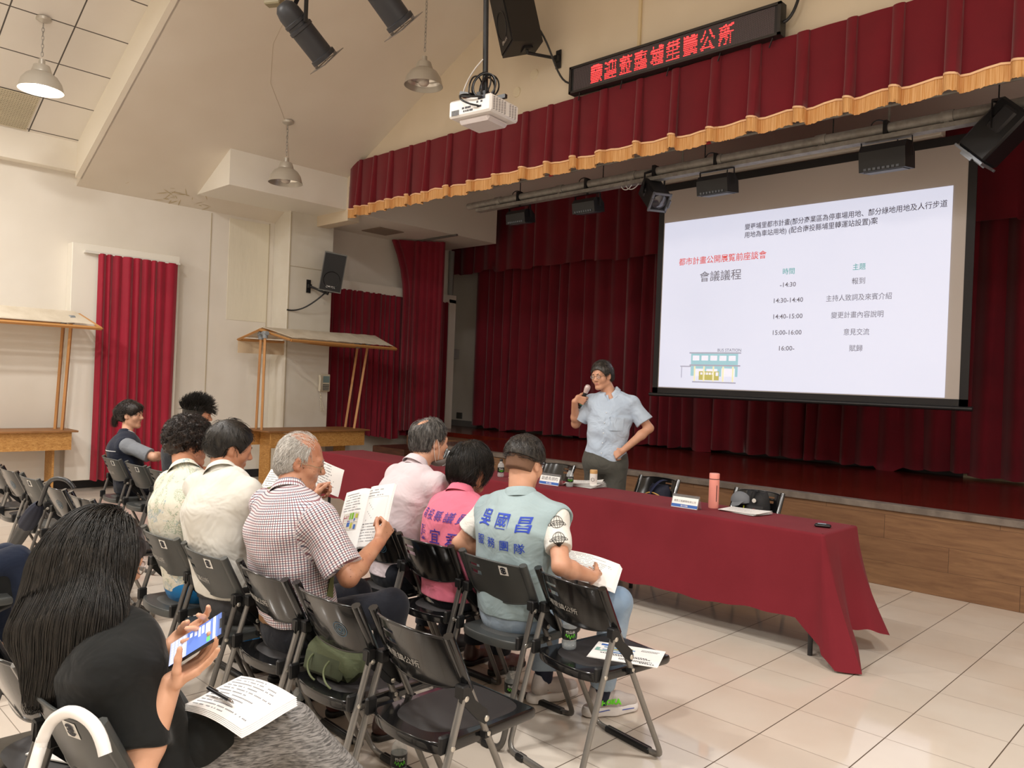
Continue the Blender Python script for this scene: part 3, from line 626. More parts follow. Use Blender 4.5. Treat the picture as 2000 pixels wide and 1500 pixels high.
rects('slide_bus_windows',[(340+i*22,1070,356+i*22,1085) for i in range(5)]+[(458,1068,478,1092)],MATS['slide_white'],.005)
rects('slide_columns_art',[(288+i*73,1028,300+i*73,1130) for i in range(5)],ink('slide_cream','#e4dfb8',.55),.0055)
# ---------------------------------------------------------------- wall telephone, boxes
o=thing('wall_telephone','cream wall telephone with keypad and curly cord on the right edge of the white pillar','telephone',(-10.63,6.68,1.45))
cr=M('phone_cream','#cfc7b2',.45)
obj('phone_body',G().b2((-10.63,6.64,1.33),(-10.59,6.80,1.60),.01),cr,o); obj('handset',G().tube([(-10.57,6.60,1.58),(-10.555,6.60,1.54),(-10.56,6.60,1.46),(-10.555,6.60,1.38),(-10.57,6.60,1.34)],[.022,.026,.017,.026,.022],10),cr,o,60)
obj('display',G().b2((-10.59,6.67,1.47),(-10.585,6.78,1.57)),M('phone_display','#7f9696',.3),o)
g=G()
for i in range(4):
    for j in range(4): g.b2((-10.59,6.67+i*.028,1.35+j*.026),(-10.582,6.69+i*.028,1.366+j*.026))
obj('keypad',g,M('phone_keys','#4d5052',.5),o)
t=np.linspace(0,1,60); obj('cord',G().tube(np.stack([-10.57+.008*np.cos(t*120),6.61+.05*np.sin(t*PI)*(t<.5)+.03*np.sin(t*PI),1.33-.30*np.sin(t*PI)],1),.004,5),cr,o,60)
o=tag(obj('electric_box',G().b2((-11.05,9.63,1.98),(-10.95,9.80,2.16),.008),M('grey_box','#8f8f8c',.5),loc=(-11,9.7,2.07)),'small grey electric box beside the door frame of the stage wing','box')
o=tag(obj('wall_outlet',G().b2((-11.62,10.38,.83),(-11.46,10.4,.95),.004),M('outlet_dark','#55544f',.5),loc=(-11.5,10.39,.9)),'dark wall outlet low on the white wall of the stage wing','outlet')
# ---------------------------------------------------------------- market stalls
osb=M('strand_board','#b98a4e',.6); t=m_nt['strand_board']
n1=t.noise(t.coord('World',(9,9,34),rot=(.3,.2,.4)),2.4,5,.7,dist=1.2); t.l.new(t.ramp(n1,[(.30,lin('#8a5a26')),(.5,lin('#b98646')),(.72,lin('#d2a868'))]),t.b.inputs['Base Color'])
brd=M('counter_board','#96683c',.55,var=(3,'#7d5530',(6,1,1)),coords='World'); pine=M('pine_post','#bd8a52',.5,var=(5,'#a87544',(1,1,.15)),coords='World'); pine2=M('pine_rafter','#c08c52',.5)
canv=M('canvas_cover','#ded5c4',.85,var=(3,'#cfc4b0'),bump=(7,.5,.02)); canv2=M('canvas_skirt','#c6b092',.85,bump=(6,.4,.02)); pvc=M('pvc_joint','#8b9196',.5)
def stall(label,xb,xf,y0,y1,zt,posts,ridge,eave_f,eave_b,skirt,legs):
    """counter xb..xf, y0..y1, top zt; posts [(foot,top)]; ridge, eave lines as two points each"""
    o=thing('market_stall',label,'stall',((xb+xf)/2,(y0+y1)/2,0),group='wooden market stalls')
    obj('counter',G().b2((xb,y0-.06,zt-.022),(xf,y1+.06,zt),.004),brd,o)
    obj('apron',G().b2((xf-.075,y0,zt-.24),(xf-.055,y1,zt-.022)),osb,o); obj('apron',G().b2((xb+.04,y0,zt-.24),(xb+.06,y1,zt-.022)),osb,o)
    for y in legs:
        obj('leg',G().b2((xb+.07,y-.012,0),(xb+.36,y+.012,zt-.022)),osb,o)
    for a,b in posts: obj('post',G().tube([a,b],(.028,.021),4,hint=(0,1,0)),pine,o)
    g=G()
    for e in (0,1):
        for ev in (eave_f,eave_b): g.tube([ridge[e],ev[e]],(.03,.018),4)
    g.tube(eave_f,(.032,.022),4); g.tube(eave_b,(.032,.022),4); g.tube(ridge,(.022,.022),4); obj('roof_frame',g,pine2,o)
    P=[]; r=np.random.RandomState(int(abs(y0)*10)); R0,R1=A(*ridge[0]),A(*ridge[1])
    for s in np.linspace(.02,.97,30):
        row=[]
        for ev,uu in ((eave_b,1.),(eave_b,.5),(None,0),(eave_f,.5),(eave_f,.98)):
            p=R0+(R1-R0)*s
            if ev is not None: p=p+(A(*ev[0])+(A(*ev[1])-A(*ev[0]))*s-p)*uu
            row.append(p+A(0,0,.035+.008*r.rand()-(.02*math.sin(s*PI) if uu==.5 else 0)))
        P.append(row)
    P=np.array(P); N=np.zeros_like(P); N[...,2]=1; obj('canvas_cover',G().slab(P,N,.006),canv,o,50)
    if skirt:
        s=np.linspace(skirt[0],skirt[1],24); E0,E1=A(*eave_b[0]),A(*eave_b[1]); Q=(E0+(E1-E0)*s[:,None])[:,None,:]+np.zeros((1,5,1)); Q[:,:,2]-=np.linspace(0,.19,5); Q[:,:,0]+=.015*np.sin(s*40)[:,None]*np.linspace(0,1,5)
        N=np.zeros_like(Q); N[...,0]=1; obj('canvas_skirt',G().slab(Q,N,.005),canv2,o,50)
    g=G()
    for a,b in posts:
        b=A(*b); g.cyl(b-A(0,0,.07),b+A(0,0,.03),.036,n=10); g.tube([b-A(.06,0,.0),b+A(.06,0,.0)],.03,10)
    obj('pipe_joint',g,pvc,o,40)
stall('wooden market stall with canvas roof at the left edge, before the red window curtain',-11.04,-10.5,1.0,3.14,.79,
  [((-10.86,3.04,.79),(-10.86,3.09,2.17)),((-10.66,3.06,.79),(-10.66,3.12,2.17)),((-10.86,1.15,.79),(-10.86,1.25,2.17)),((-10.66,1.15,.79),(-10.66,1.25,2.17))],
  [(-10.8,.9,2.22),(-10.8,3.26,2.22)],[(-10.42,.9,2.055),(-10.42,3.39,2.055)],[(-11.05,.9,2.10),(-11.05,3.3,2.10)],None,(1.2,2.98))
stall('wooden market stall with canvas roof in front of the white pillar',-10.58,-9.88,5.46,7.02,.785,
  [((-10.43,5.5,.785),(-10.43,5.52,2.13)),((-10.16,5.44,.785),(-10.16,5.44,2.14)),((-10.43,7.0,.785),(-10.43,7.18,2.10)),((-10.16,6.98,.785),(-10.16,7.18,2.12))],
  [(-10.29,5.42,2.19),(-10.24,7.42,2.20)],[(-9.86,5.67,2.055),(-9.86,7.50,2.035)],[(-10.72,5.32,2.05),(-10.6,7.3,2.06)],(.0,.62),(5.62,6.86))
# ---------------------------------------------------------------- long cloth-covered tables
TX0,TX1,TY0,TY1,TZ=-7.45,-1.915,4.69,5.235,.752
tl=M('table_leg','#1d1d20',.4); tt=M('table_top','#6c6660',.6)
for i,(a,b) in enumerate(((TX0,-5.62),(-5.60,-3.77),(-3.75,TX1))):
    o=thing('folding_table',('left','middle','right')[i]+' end folding table of the row under the long red cloth' if i!=1 else 'middle folding table of the row under the long red cloth','table',((a+b)/2,4.96,0),group='folding tables under the cloth')
    obj('tabletop',G().b2((a+.015,TY0+.015,TZ-.04),(b-.02,TY1-.015,TZ-.014)),tt,o)
    for x in (a+.12,b-.08):
        for y in (4.75,5.17): obj('leg',G().tube([(x,y,TZ-.036),(x,y,.0)],.016,8),tl,o,40)
    obj('cross_bar',G().tube([(a+.12,4.96,.62),(b-.08,4.96,.62)],.012,6),tl,o,40)
tc_m=cloth('tablecloth_red','#76202b','#6e1c26',.9,sheen=.03)
def tablecloth():
    c=.02; P=[]; r=np.random.RandomState(2)
    path=[]; # perimeter from the back left, counter-clockwise seen from above: front-left, front-right, back-right, back-left
    def seg(p,q,n): 
        for k in range(n): path.append(A(*p)+(A(*q)-A(*p))*k/n)
    seg((TX0,TY1),(TX0,TY0),10); seg((TX0,TY0),(TX1-c,TY0),150)
    for k in range(8): a=-PI/2+k*PI/2/8; path.append(A(TX1-c+c*math.cos(a),TY0+c+c*math.sin(a)))
    seg((TX1,TY0+c),(TX1,TY1-c),26); 
    for k in range(6): a=k*PI/2/6; path.append(A(TX1-c+c*math.cos(a),TY1-c+c*math.sin(a)))
    seg((TX1-c,TY1),(TX0,TY1),90)
    path=np.array(path); n=len(path)
    # hem control: (index fraction along path, out offset dx,dy, z)
    i0,i1,i2,i3=10,160,168,194; key=[(0,(-.05,.03),.30),(5,(-.05,0),.30),(10,(-.07,-.05),.26),(14,(0,-.04),.30),(60,(0,-.02),.25),(100,(0,-.03),.185),(140,(0,-.02),.20),(157,(-.02,-.015),.235),(161,(.06,-.10),.07),(164,(.15,-.14),.008),(168,(.27,-.07),.004),(171,(.19,.02),.12),(178,(.10,.02),.17),(186,(.20,.0),.145),(190,(.24,.03),.12),(194,(.15,.10),.12),(199,(.06,.06),.2),(206,(0,.03),.3),(250,(0,.02),.35),(289,(0,.03),.33),(290,(-.05,.03),.30)]
    ks=[k[0] for k in key]; ii=np.arange(n); dx=np.interp(ii,ks,[k[1][0] for k in key]); dy=np.interp(ii,ks,[k[1][1] for k in key]); hz=np.interp(ii,ks,[k[2] for k in key])
    hz=hz+.008*np.sin(ii*.35)+.004*np.sin(ii*.9)
    nt=18; t=np.linspace(0,1,nt); Q=np.zeros((n,nt,3)); fold=np.exp(-((ii-159.5)/1.6)**2)
    for j,q in enumerate(t):
        e=q**1.3; Q[:,j,0]=path[:,0]+dx*e+.004*np.sin(ii*.22+q*3)*q; Q[:,j,1]=path[:,1]+dy*e+.006*np.sin(ii*.31+q*2)*q+fold*.02*q; Q[:,j,2]=TZ+(hz-TZ)*q
    for sx in (-2.92,-4.15,-5.6): # pressed creases
        w_=np.exp(-((path[:,0]-sx)/.012)**2)*(ii<160)*(ii>10); Q[:,:,1]-=w_[:,None]*.006
    w_=np.exp(-((t-.33)/.02)**2); Q[:,:,1]-=((ii>10)&(ii<158))[:,None]*w_*.003
    # rounded shoulder and flat top
    sh=np.zeros((n,3,3)); cen=A((TX0+TX1)/2,(TY0+TY1)/2)
    for j,(ins,h) in enumerate(((.03,.004),(.008,.003),(.001,-.004))):
        d=cen-path; d[:,0]=np.where((ii>=10)&(ii<160)|(ii>=200),0,np.sign(d[:,0])); d[:,1]=np.where((ii<10)|((ii>168)&(ii<194)),0,np.sign(d[:,1])); sh[:,j,:2]=path+d*ins; sh[:,j,2]=TZ+h
    Q[:,0]=path_z(path,TZ-.012); S=np.concatenate([sh,Q],1); g=G(); g.grid(S,cu=True)
    top=sh[:,0]; g.add(top,[tuple(range(n))]); return g
def path_z(p,z): return np.concatenate([p,np.full((len(p),1),z)],1)
o=obj('tablecloth',tablecloth(),tc_m,None,50,loc=(-4.7,4.96,.75)); tag(o,'long dark red cloth draped over the row of tables before the stage','tablecloth')
# things on the cloth
ZT=TZ+.005
paper=M('paper','#eeedeb',.7); inkm=M('print_black','#2d2d33',.7); blue=M('print_blue','#2d5fae',.6)
def bottle(label,x,y,z,h=.155,tilt=None,group='water bottles with black labels'):
    o=thing('water_bottle',label,'bottle',(x,y,z),group=group); s=h/.16; r=.031
    pr=[(0,0.004),(.024,0),(.030,.006),(.031,.02),(.029,.03),(.031,.045),(.031,.085),(.0305,.1),(.026,.118),(.014,.134),(.0125,.146)]
    obj('bottle_body',G().lathe([(a*s,b*s) for a,b in pr],(x,y,z),n=24),M('bottle_plastic','#dbe4e8',.06,alpha=.30,coat=1,spec=1),o,60)
    obj('label',G().lathe([(.0316*s,.043*s),(.0318*s,.05*s),(.0318*s,.085*s),(.0314*s,.088*s)],(x,y,z),n=28),M('label_black','#101211',.3),o,60)
    obj('cap',G().lathe([(0,.162*s),(.013*s,.162*s),(.0145*s,.160*s),(.0145*s,.143*s),(0,.142*s)],(x,y,z),n=20),M('cap_black','#15130f',.4),o,40)
    a0=math.atan2(-y,-x)+.15; rr=.0325*s; v,f=text_mesh('竹山水',.0135*s,.004); a=a0+v[:,0]/(.032*s); obj('label_text',(np.stack([x+rr*np.cos(a),y+rr*np.sin(a),z+.070*s+v[:,1]],1),f),M('label_white','#e6e6e6',.5),o)
    t_=np.linspace(0,1,40); a=a0+(t_-.5)*1.3; g=G().tube(np.stack([x+rr*np.cos(a),y+rr*np.sin(a),z+(.058+.007*np.sin(t_*23)+.003*np.sin(t_*9))*s],1),.0011*s,4); obj('label_art',g,M('label_green','#63d12c',.5),o)
    return o
bottle('water bottle with black label on the red cloth beside the fanned paper stack',-4.12,4.95,ZT)
bottle('water bottle on the red cloth, half hidden behind the head of the woman in pink',-4.87,4.90,ZT)
def nameplate(label,x,y,rz,txt):
    o=thing('name_plate',label,'name plate',(x,y,ZT),rz,'acrylic name plates on the cloth'); w_,h=.20,.085; k=.028
    o2=lambda n,g,m,sm=0:obj(n,g,m,o,sm,local=True)
    o2('acrylic_stand',G().prism([(-k,0),(0,h+.006),(k,0),(k-.003,0),(0,h),(-k+.003,0)],(-w_/2-.006,0,0),(0,1,0),(0,0,1),(w_+.012,0,0)),M('acrylic','#f4f6f6',.1,trans=.85,ior=1.2))
    u=A(1,0,0); v=unit(A(0,k,h)); n=A(0,-h,k)/math.hypot(h,k); b=A(0,-k,0)+n*.0015
    o2('card',G().add([b-u*w_/2,b+u*w_/2,b+u*w_/2+v*h,b-u*w_/2+v*h],[(0,1,2,3)]),paper)
    b=b+n*.0008; o2('blue_band',G().add([b-u*w_/2+v*.004,b+u*w_/2+v*.004,b+u*w_/2+v*h*.30,b-u*w_/2+v*h*.30],[(0,1,2,3)]),blue)
    g=G(); tw=np.ptp(text_mesh(txt,1.,0)[0][:,0]); s=min(.17/tw,.038); put_text(g,txt,b+v*h*.48,u,v,s,.0,'CENTER'); o2('lettering',g,M('print_grey','#5b5b60',.7))
    g=G(); put_text(g,'國土規劃',b+n*.0006+v*h*.11,u,v,.014,0,'CENTER'); o2('band_lettering',g,paper)
nameplate('white name plate with blue band beside the pink flask on the red cloth',-2.97,4.86,.06,'龍邑工程顧問有限公司')
nameplate('white name plate with blue band beside the water bottle on the cloth',-4.30,4.92,.06,'副處長炳昀')
o=thing('thermos_cup','white slim flask with a wooden lid and a smiling face on the red cloth','flask',(-3.985,5.09,ZT))
obj('flask_body',G().lathe([(0,0),(.029,0),(.031,.003),(.031,.118),(0,.118)],(-3.985,5.09,ZT)),M('flask_white','#ece9e4',.35),o,40); obj('lid',G().lathe([(0,.118),(.0315,.118),(.0315,.143),(.029,.148),(0,.148)],(-3.985,5.09,ZT)),M('lid_wood','#c59a62',.5),o,40)
a0=math.atan2(-5.09,3.985)-.2; cc=A(-3.985+.0316*math.cos(a0),5.09+.0316*math.sin(a0),ZT+.07); tg=A(-math.sin(a0),math.cos(a0),0)
g=G().tube(ring_pts(cc,tg,(0,0,1),.014,20),.0012,4,closed=True)
for s in (-1,1): g.cyl(cc+tg*s*.005+A(0,0,.003),cc+tg*s*.005+A(0,0,.006),.0014,n=6)
obj('face_print',g,inkm,o)
o=thing('pink_flask','tall pink flask standing on the red cloth beside the right name plate','flask',(-2.85,5.03,ZT)); pk=M('flask_pink','#eb9a8d',.4)
obj('flask_body',G().lathe([(0,0),(.034,0),(.036,.004),(.036,.205),(0,.205)],(-2.85,5.03,ZT),n=28),pk,o,40); obj('lid',G().lathe([(0,.21),(.036,.21),(.036,.243),(.034,.247),(0,.247)],(-2.85,5.03,ZT),n=28),pk,o,40); obj('lid_gap',G().lathe([(0,.204),(.0345,.204),(.0345,.211),(0,.211)],(-2.85,5.03,ZT),n=28),M('seal_dark','#3a2326',.5),o,40)
a0=math.atan2(-5.03,2.85)+.55; obj('slot',G().tube([(-2.85+.0355*math.cos(a0),5.03+.0355*math.sin(a0),ZT+.05),(-2.85+.0355*math.cos(a0),5.03+.0355*math.sin(a0),ZT+.165)],.003,6),MATS['seal_dark'],o,40)
def sheets(name,label,c,w_,h,rz,n,curl=.01,fan=.05,group=None,lines=10,z=None):
    o=thing(name,label,'paper',c,rz,group); r=np.random.RandomState(int(abs(c[0]*37)))
    for k in range(n):
        R=rotz(fan*(k-(n-1)/2)*r.uniform(.6,1.3)); X=np.linspace(-w_/2,w_/2,9); Y=np.linspace(-h/2,h/2,9); P=np.zeros((9,9,3)); P[...,0]=X[:,None]; P[...,1]=Y; P=P@R.T
        P[...,2]=.002+k*.004+curl*(k+1)/n*(np.linspace(0,1,9)[:,None]**3)*(.6+.4*r.rand()); N=np.zeros_like(P); N[...,2]=1
        obj('sheet',G().slab(P,N,.0012 if n>1 else .004),paper,o,60,local=True)
    g=G()
    for i in range(lines):
        y=h/2-(i+1)*h/(lines+1.5); L=w_*.82*(.55+.45*r.rand()); m=int(L/.0058)
        for q in range(m):
            if r.rand()<.78: x=-w_*.41+q*.0058; p=R@A(x,y,0); e1=R@A(.0038,0,0); e2=R@A(0,.0042,0); zz=.0042+(n-1)*.004+curl*(np.clip((x+.004+w_/2)/w_,0,1)**3)+.0012; b=A(p[0],p[1],zz); g.add([b,b+e1,b+e1+e2,b+e2],[(0,1,2,3)])
    if lines: obj('print_lettering',g,M('print_soft','#8d8d92',.7),o,local=True)
    return o
sheets('paper_stack','loose white papers lying right of the pink flask on the cloth',(-2.62,5.06,ZT),.30,.21,-.1,3,.012,.12)
sheets('paper_stack','thick fanned stack of papers behind the bottle on the cloth',(-4.10,5.12,ZT),.30,.21,.35,8,.02,.09)
sheets('paper_stack','white papers on the left part of the table beside the man in pale pink',(-5.92,5.08,ZT),.34,.24,.2,5,.015,.08)
sheets('paper_stack','single white sheet on the cloth between the heads of the two vest wearers',(-4.72,5.02,ZT),.2,.16,.4,1,.004,0,lines=0)
o=thing('remote_clicker','small black remote clicker at the right end of the red cloth','remote',(-2.03,4.95,ZT),.35)
obj('remote_body',G().box((0,0,.011),(.10,.042,.022),None,.009),blkp,o,50,local=True); obj('remote_pad',G().box((-.005,0,.0225),(.05,.022,.003),None,.001),M('pad_blue','#8ca3b4',.25),o,local=True)
# ---------------------------------------------------------------- folding chairs
ck=M('chair_black','#131314',.16,coat=.3); cg=M('chair_grey','#3c3e3d',.36); pad=M('chair_pad','#221f20',.62); padg=M('chair_pad_grey','#3a3b3a',.6); tb=M('chair_tube','#85827e',.32,.55); tbd=M('chair_tube_dark','#5f5c59',.35,.5)
rub=M('chair_rubber','#111112',.5); riv=M('rivet','#c9c5bc',.3,.8); faded=M('faded_print','#b9b7b2',.7)
def yt(z): return .235-.5*z
def rnd_path(pts,r,n=6):
    out=[A(*pts[0])]
    for i in range(1,len(pts)-1):
        a,b,c=A(*pts[i-1]),A(*pts[i]),A(*pts[i+1]); p=b+unit(a-b)*r; q=b+unit(c-b)*r
        for t in np.linspace(0,1,n): out.append((1-t)**2*p+2*t*(1-t)*b+t*t*q)
    out.append(A(*pts[-1])); return np.array(out)
def back_pt(u,v):
    """outer (rear) surface of the backrest, u -1..1 across, v 0..1 up"""
    u=np.asarray(u,float); v=np.asarray(v,float); zb=.585+.028*np.abs(u)**2.5; zt=.785-.012*np.abs(u)**3; z=zb+(zt-zb)*v
    bul=.052*(1-np.abs(u)**2.6); return np.stack([u*.2,yt(z)-bul-.012+.012*v*v,z],-1)
def make_chair(mb,mt,mp,letters,stamp,label):
    o=thing('folding_chair',label,'chair'); P=lambda n,g,m,s=40,par=None:obj(n,g,m,par or o,s,local=True)
    X=.2; P('front_leg_frame',G().tube(rnd_path([(-X,yt(.775),.775),(-X,.235,.014),(X,.235,.014),(X,yt(.775),.775)],.05),(.0105,.0145),10,hint=(1,0,0)),mt,60)
    P('rear_leg_frame',G().tube(rnd_path([(-X-.018,-.105,.60),(-X-.018,-.275,.014),(X+.018,-.275,.014),(X+.018,-.105,.60)],.05),(.0105,.0145),10,hint=(1,0,0)),mt,60)
    P('foot_sleeve',G().box((0,.235,.014),(.27,.034,.026),None,.006),rub); 
    for s in (-1,1): P('foot_cap',G().box((s*.13,-.275,.013),(.05,.036,.026),None,.006),rub)
    us=np.linspace(-1,1,61); vs=np.linspace(0,1,31); U,V=np.meshgrid(us,vs,indexing='ij'); Q=back_pt(U,V)
    uc=(us[1:]+us[:-1])/2; vc=(vs[1:]+vs[:-1])/2; mk=np.ones((60,30),bool)
    for v0 in (.62,.80): mk&=~((np.abs(uc[:,None]+.42)<.20)&(np.abs(vc[None,:]-v0)<.045))
    N=np.zeros_like(Q); N[...,1]=1; g=G().slab(Q,N,.0055,mk)
    rim=back_pt(us,np.ones(61)); g.tube(rim+A(0,.004,0),.0055,8); rim=back_pt(us,np.zeros(61)); g.tube(rim+A(0,.003,0),.005,8)
    for s in (-1,1): g.tube([(s*X,yt(.79)-.004,.79),(s*X,yt(.6)-.004,.6)],(.017,.021),8,hint=(1,0,0)); g.tube([back_pt(s*.97,1.),back_pt(s*.97,.0)],.008,6)
    b=P('backrest',g,mb,50)
    if letters:
        g=G(); v,f=text_mesh(letters,1.,.006,'LEFT'); w_=np.ptp(v[:,0]); u=-.72+v[:,0]/w_*.98; vv=.30+v[:,1]*.15; q=back_pt(u,vv); q[:,1]-=.0018; P('lettering',(q,f),faded,0,b)
    if stamp=='logo':
        g=G(); c=(.52,.83); 
        for name,sc_,mm in (('sticker',1,M('sticker_white','#e3e1dc',.6)),):
            a=[back_pt(c[0]+i*.11,c[1]+j*.11) for i,j in ((-1,-1),(1,-1),(1,1),(-1,1))]; P(name,G().add([p-A(0,.0016,0) for p in a],[(0,1,2,3)]),mm,0,b)
        g=G()
        for a0,a1 in ((.5,2.7),(3.6,5.8)):
            t=np.linspace(a0,a1,14); p=np.stack([back_pt(c[0]+r_*.1*np.cos(t),c[1]+r_*.1*np.sin(t)) for r_ in (.5,.85)],1); p[...,1]-=.003; g.grid(p)
        for i,j,wu,wv in ((0,0,.018,.07),(-.03,0,.03,.02),(.03,0,.03,.02)):
            a=[back_pt(c[0]+i+k*wu,c[1]+j+l*wv) for k,l in ((-1,-1),(1,-1),(1,1),(-1,1))]; g.add([p-A(0,.003,0) for p in a],[(0,1,2,3)])
        P('logo_print',g,M('logo_dark','#1d1f2a',.6),0,b)
    if stamp=='seal':
        c=(.50,.46); g=G(); t=np.linspace(0,2*PI,30)
        for r0,r1 in ((.92,1.),(.60,.68),(.22,.30),(.40,.46)):
            p=np.stack([back_pt(c[0]+.16*r_*np.cos(t),c[1]+.15*r_*np.sin(t)) for r_ in (r0,r1)],1); p[...,1]-=.0018; g.grid(p)
        P('seal_print',g,M('seal_blue','#3f6a86',.5),0,b)
    # seat: bowed rear edge, straight front
    def outline(s,dy=0):
        p=[]; 
        for a in np.linspace(PI,2*PI,25): p.append((.188*math.cos(a)*s,-.135+.062*math.sin(a)*s))
        p+=[(.188*s,.0),(.187*s,.26),(.18*s,.285*s+.0),(-.18*s,.285*s),(-.187*s,.26),(-.188*s,.0)]; return np.array(p)
    g=G(); L=[(.93,.402),(.985,.404),(1.,.412),(1.,.428),(.985,.4375),(.95,.440)]; n=len(outline(1)); rings=[np.c_[outline(s),np.full(n,z)+.012*np.clip(outline(s)[:,1]/.28,0,1)**3*0] for s,z in L]
    g.grid(np.stack(rings,1),cu=True); g.add(rings[0],[tuple(range(n))[::-1]]); g.add(rings[-1],[tuple(range(n))]); st=P('seat',g,mb,50)
    a=np.linspace(0,2*PI,40,endpoint=False); px=np.sign(np.cos(a))*np.abs(np.cos(a))**.6*.158; py=.07+np.where(np.sin(a)>0,np.abs(np.sin(a))**.35*.195,-np.abs(np.sin(a))*.215); P('seat_pad',G().add(np.concatenate([np.c_[px,py,np.full(40,.4385)],np.c_[px*.985,py*.985+.001,np.full(40,.4415)]]),[tuple(range(40,80))]+[(i,(i+1)%40,40+(i+1)%40,40+i) for i in range(40)]),mp,50,st)
    for s in (-1,1):
        g=G(); xs=s*(X+.004); pts=[(-.125,.625),(-.085,.615),(-.06,.57),(-.005,.525),(.005,.495),(-.012,.478),(-.045,.50),(-.10,.555),(-.128,.58)]
        g.prism(pts,(s*.222,0,0),(0,1,0),(0,0,1),(s*.006,0,0)); g.box((s*.212,-.106,.605),(.04,.035,.045),None,.005); g.prism([(-.02,.53),(-.015,.495),(.0,.475),(.012,.5)],(s*.2,0,0),(0,1,0),(0,0,1),(s*.022,0,0))
        h=P('hinge_bracket',g,rub); g=G()
        for y,z in ((-.102,.585),(-.008,.497)): g.lathe([(.0105,0),(.0105,.003),(.007,.006),(0,.0065)],(s*.228,y,z),(s,0,0),12)
        P('rivet',g,riv,40,h)
        g=G().box((s*.196,-.160,.445),(.02,.045,.06),None,.006); g.box((s*.20,.02,.43),(.026,.03,.02)); e=P('seat_bracket',g,rub)
        g=G(); g.lathe([(.009,0),(.009,.003),(0,.006)],(s*.2285,-.152,.44),(s,0,0),10); g.lathe([(.008,0),(.008,.003),(0,.005)],(s*.2145,.018,.435),(s,0,0),10); P('rivet',g,riv,40,e)
    return o
KB='埔里鎮公所'
def variants():
    a=make_chair(ck,tb,pad,KB,None,'v'); b=make_chair(ck,tb,pad,None,'seal','v'); c=make_chair(cg,tbd,padg,KB,'logo','v'); d=make_chair(cg,tbd,padg,None,'logo','v'); e=make_chair(ck,tbd,pad,None,None,'v'); return dict(a=a,b=b,c=c,d=d,e=e)
CH=variants(); used=set()
def chair(k,x,y,rz,label,group):
    o=CH[k] if k not in used else dup(CH[k]); used.add(k); o.location=(x,y,0); o.rotation_euler=(0,0,rz); o['label']=label; o['group']=group; return o
GA,GB,GCc='folding chairs of the front row','folding chairs of the second row','folding chairs of the rear row'
chair('a',-2.075,2.70,-.14,'black folding chair holding a water bottle and a booklet, right end of the front row',GA)
chair('d',-2.56,2.70,0,'grey folding chair under the man in the pale blue vest',GA)
chair('e',-3.05,2.70,.02,'black folding chair under the woman in the pink vest',GA)
chair('b',-3.53,2.72,.0,'black folding chair under the man in the pale pink shirt',GA)
chair('a',-2.045,1.815,.0,'empty black folding chair nearest the camera in the right foreground',GB)
chair('b',-2.50,1.78,.0,'empty black folding chair with a blue seal and a green bag on its seat',GB)
chair('a',-2.955,1.77,-.03,'black folding chair under the old man in the checked shirt',GB)
chair('c',-3.43,1.74,.0,'grey folding chair under the man in the white shirt with straight black hair',GB)
chair('c',-3.92,1.74,.0,'grey folding chair under the curly-haired person in the patterned shirt',GB)
chair('d',-2.10,.79,.08,'grey folding chair with a white hooked handle on its back, under the long-haired woman',GCc)
chair('e',-2.60,.77,-.02,'folding chair left of the long-haired woman, cut by the left edge',GCc)
chair('c',-6.36,2.70,.05,'folding chair under the man with the spiky swept-up hair',GA)
chair('d',-6.83,2.69,.0,'empty grey folding chair right of the woman with the ponytail',GA)
chair('c',-7.36,2.68,.0,'grey folding chair under the woman with the ponytail',GA)
chair('b',-5.28,1.80,.0,'empty folding chair, last of the left block, behind the top of the long-haired woman',GB)
chair('b',-5.78,1.79,.0,'empty black folding chair with a blue seal, right beside the hooked black umbrella',GB)
chair('c',-6.36,1.79,.0,'empty grey folding chair just left of the hooked black umbrella handle',GB)
chair('b',-6.86,1.78,.0,'empty folding chair in the left block, third from the umbrella toward the left edge',GB)
chair('e',-7.34,1.78,.0,'empty folding chair cut by the left edge, before the left stall',GB)
chair('d',-4.62,.80,.0,'folding chair under the person whose knee shows at the left edge',GCc)
GD='folding chairs behind the long table'
chair('e',-3.0,5.86,PI,'black folding chair behind the table with a black backpack hung on it',GD)
chair('e',-3.95,5.84,PI,'black folding chair behind the table with a navy bag hung on it',GD)
chair('e',-5.16,5.86,PI,'black folding chair behind the table, left of the standing man',GD)
chair('e',-6.66,5.84,PI,'black folding chair behind the far left part of the table',GD)
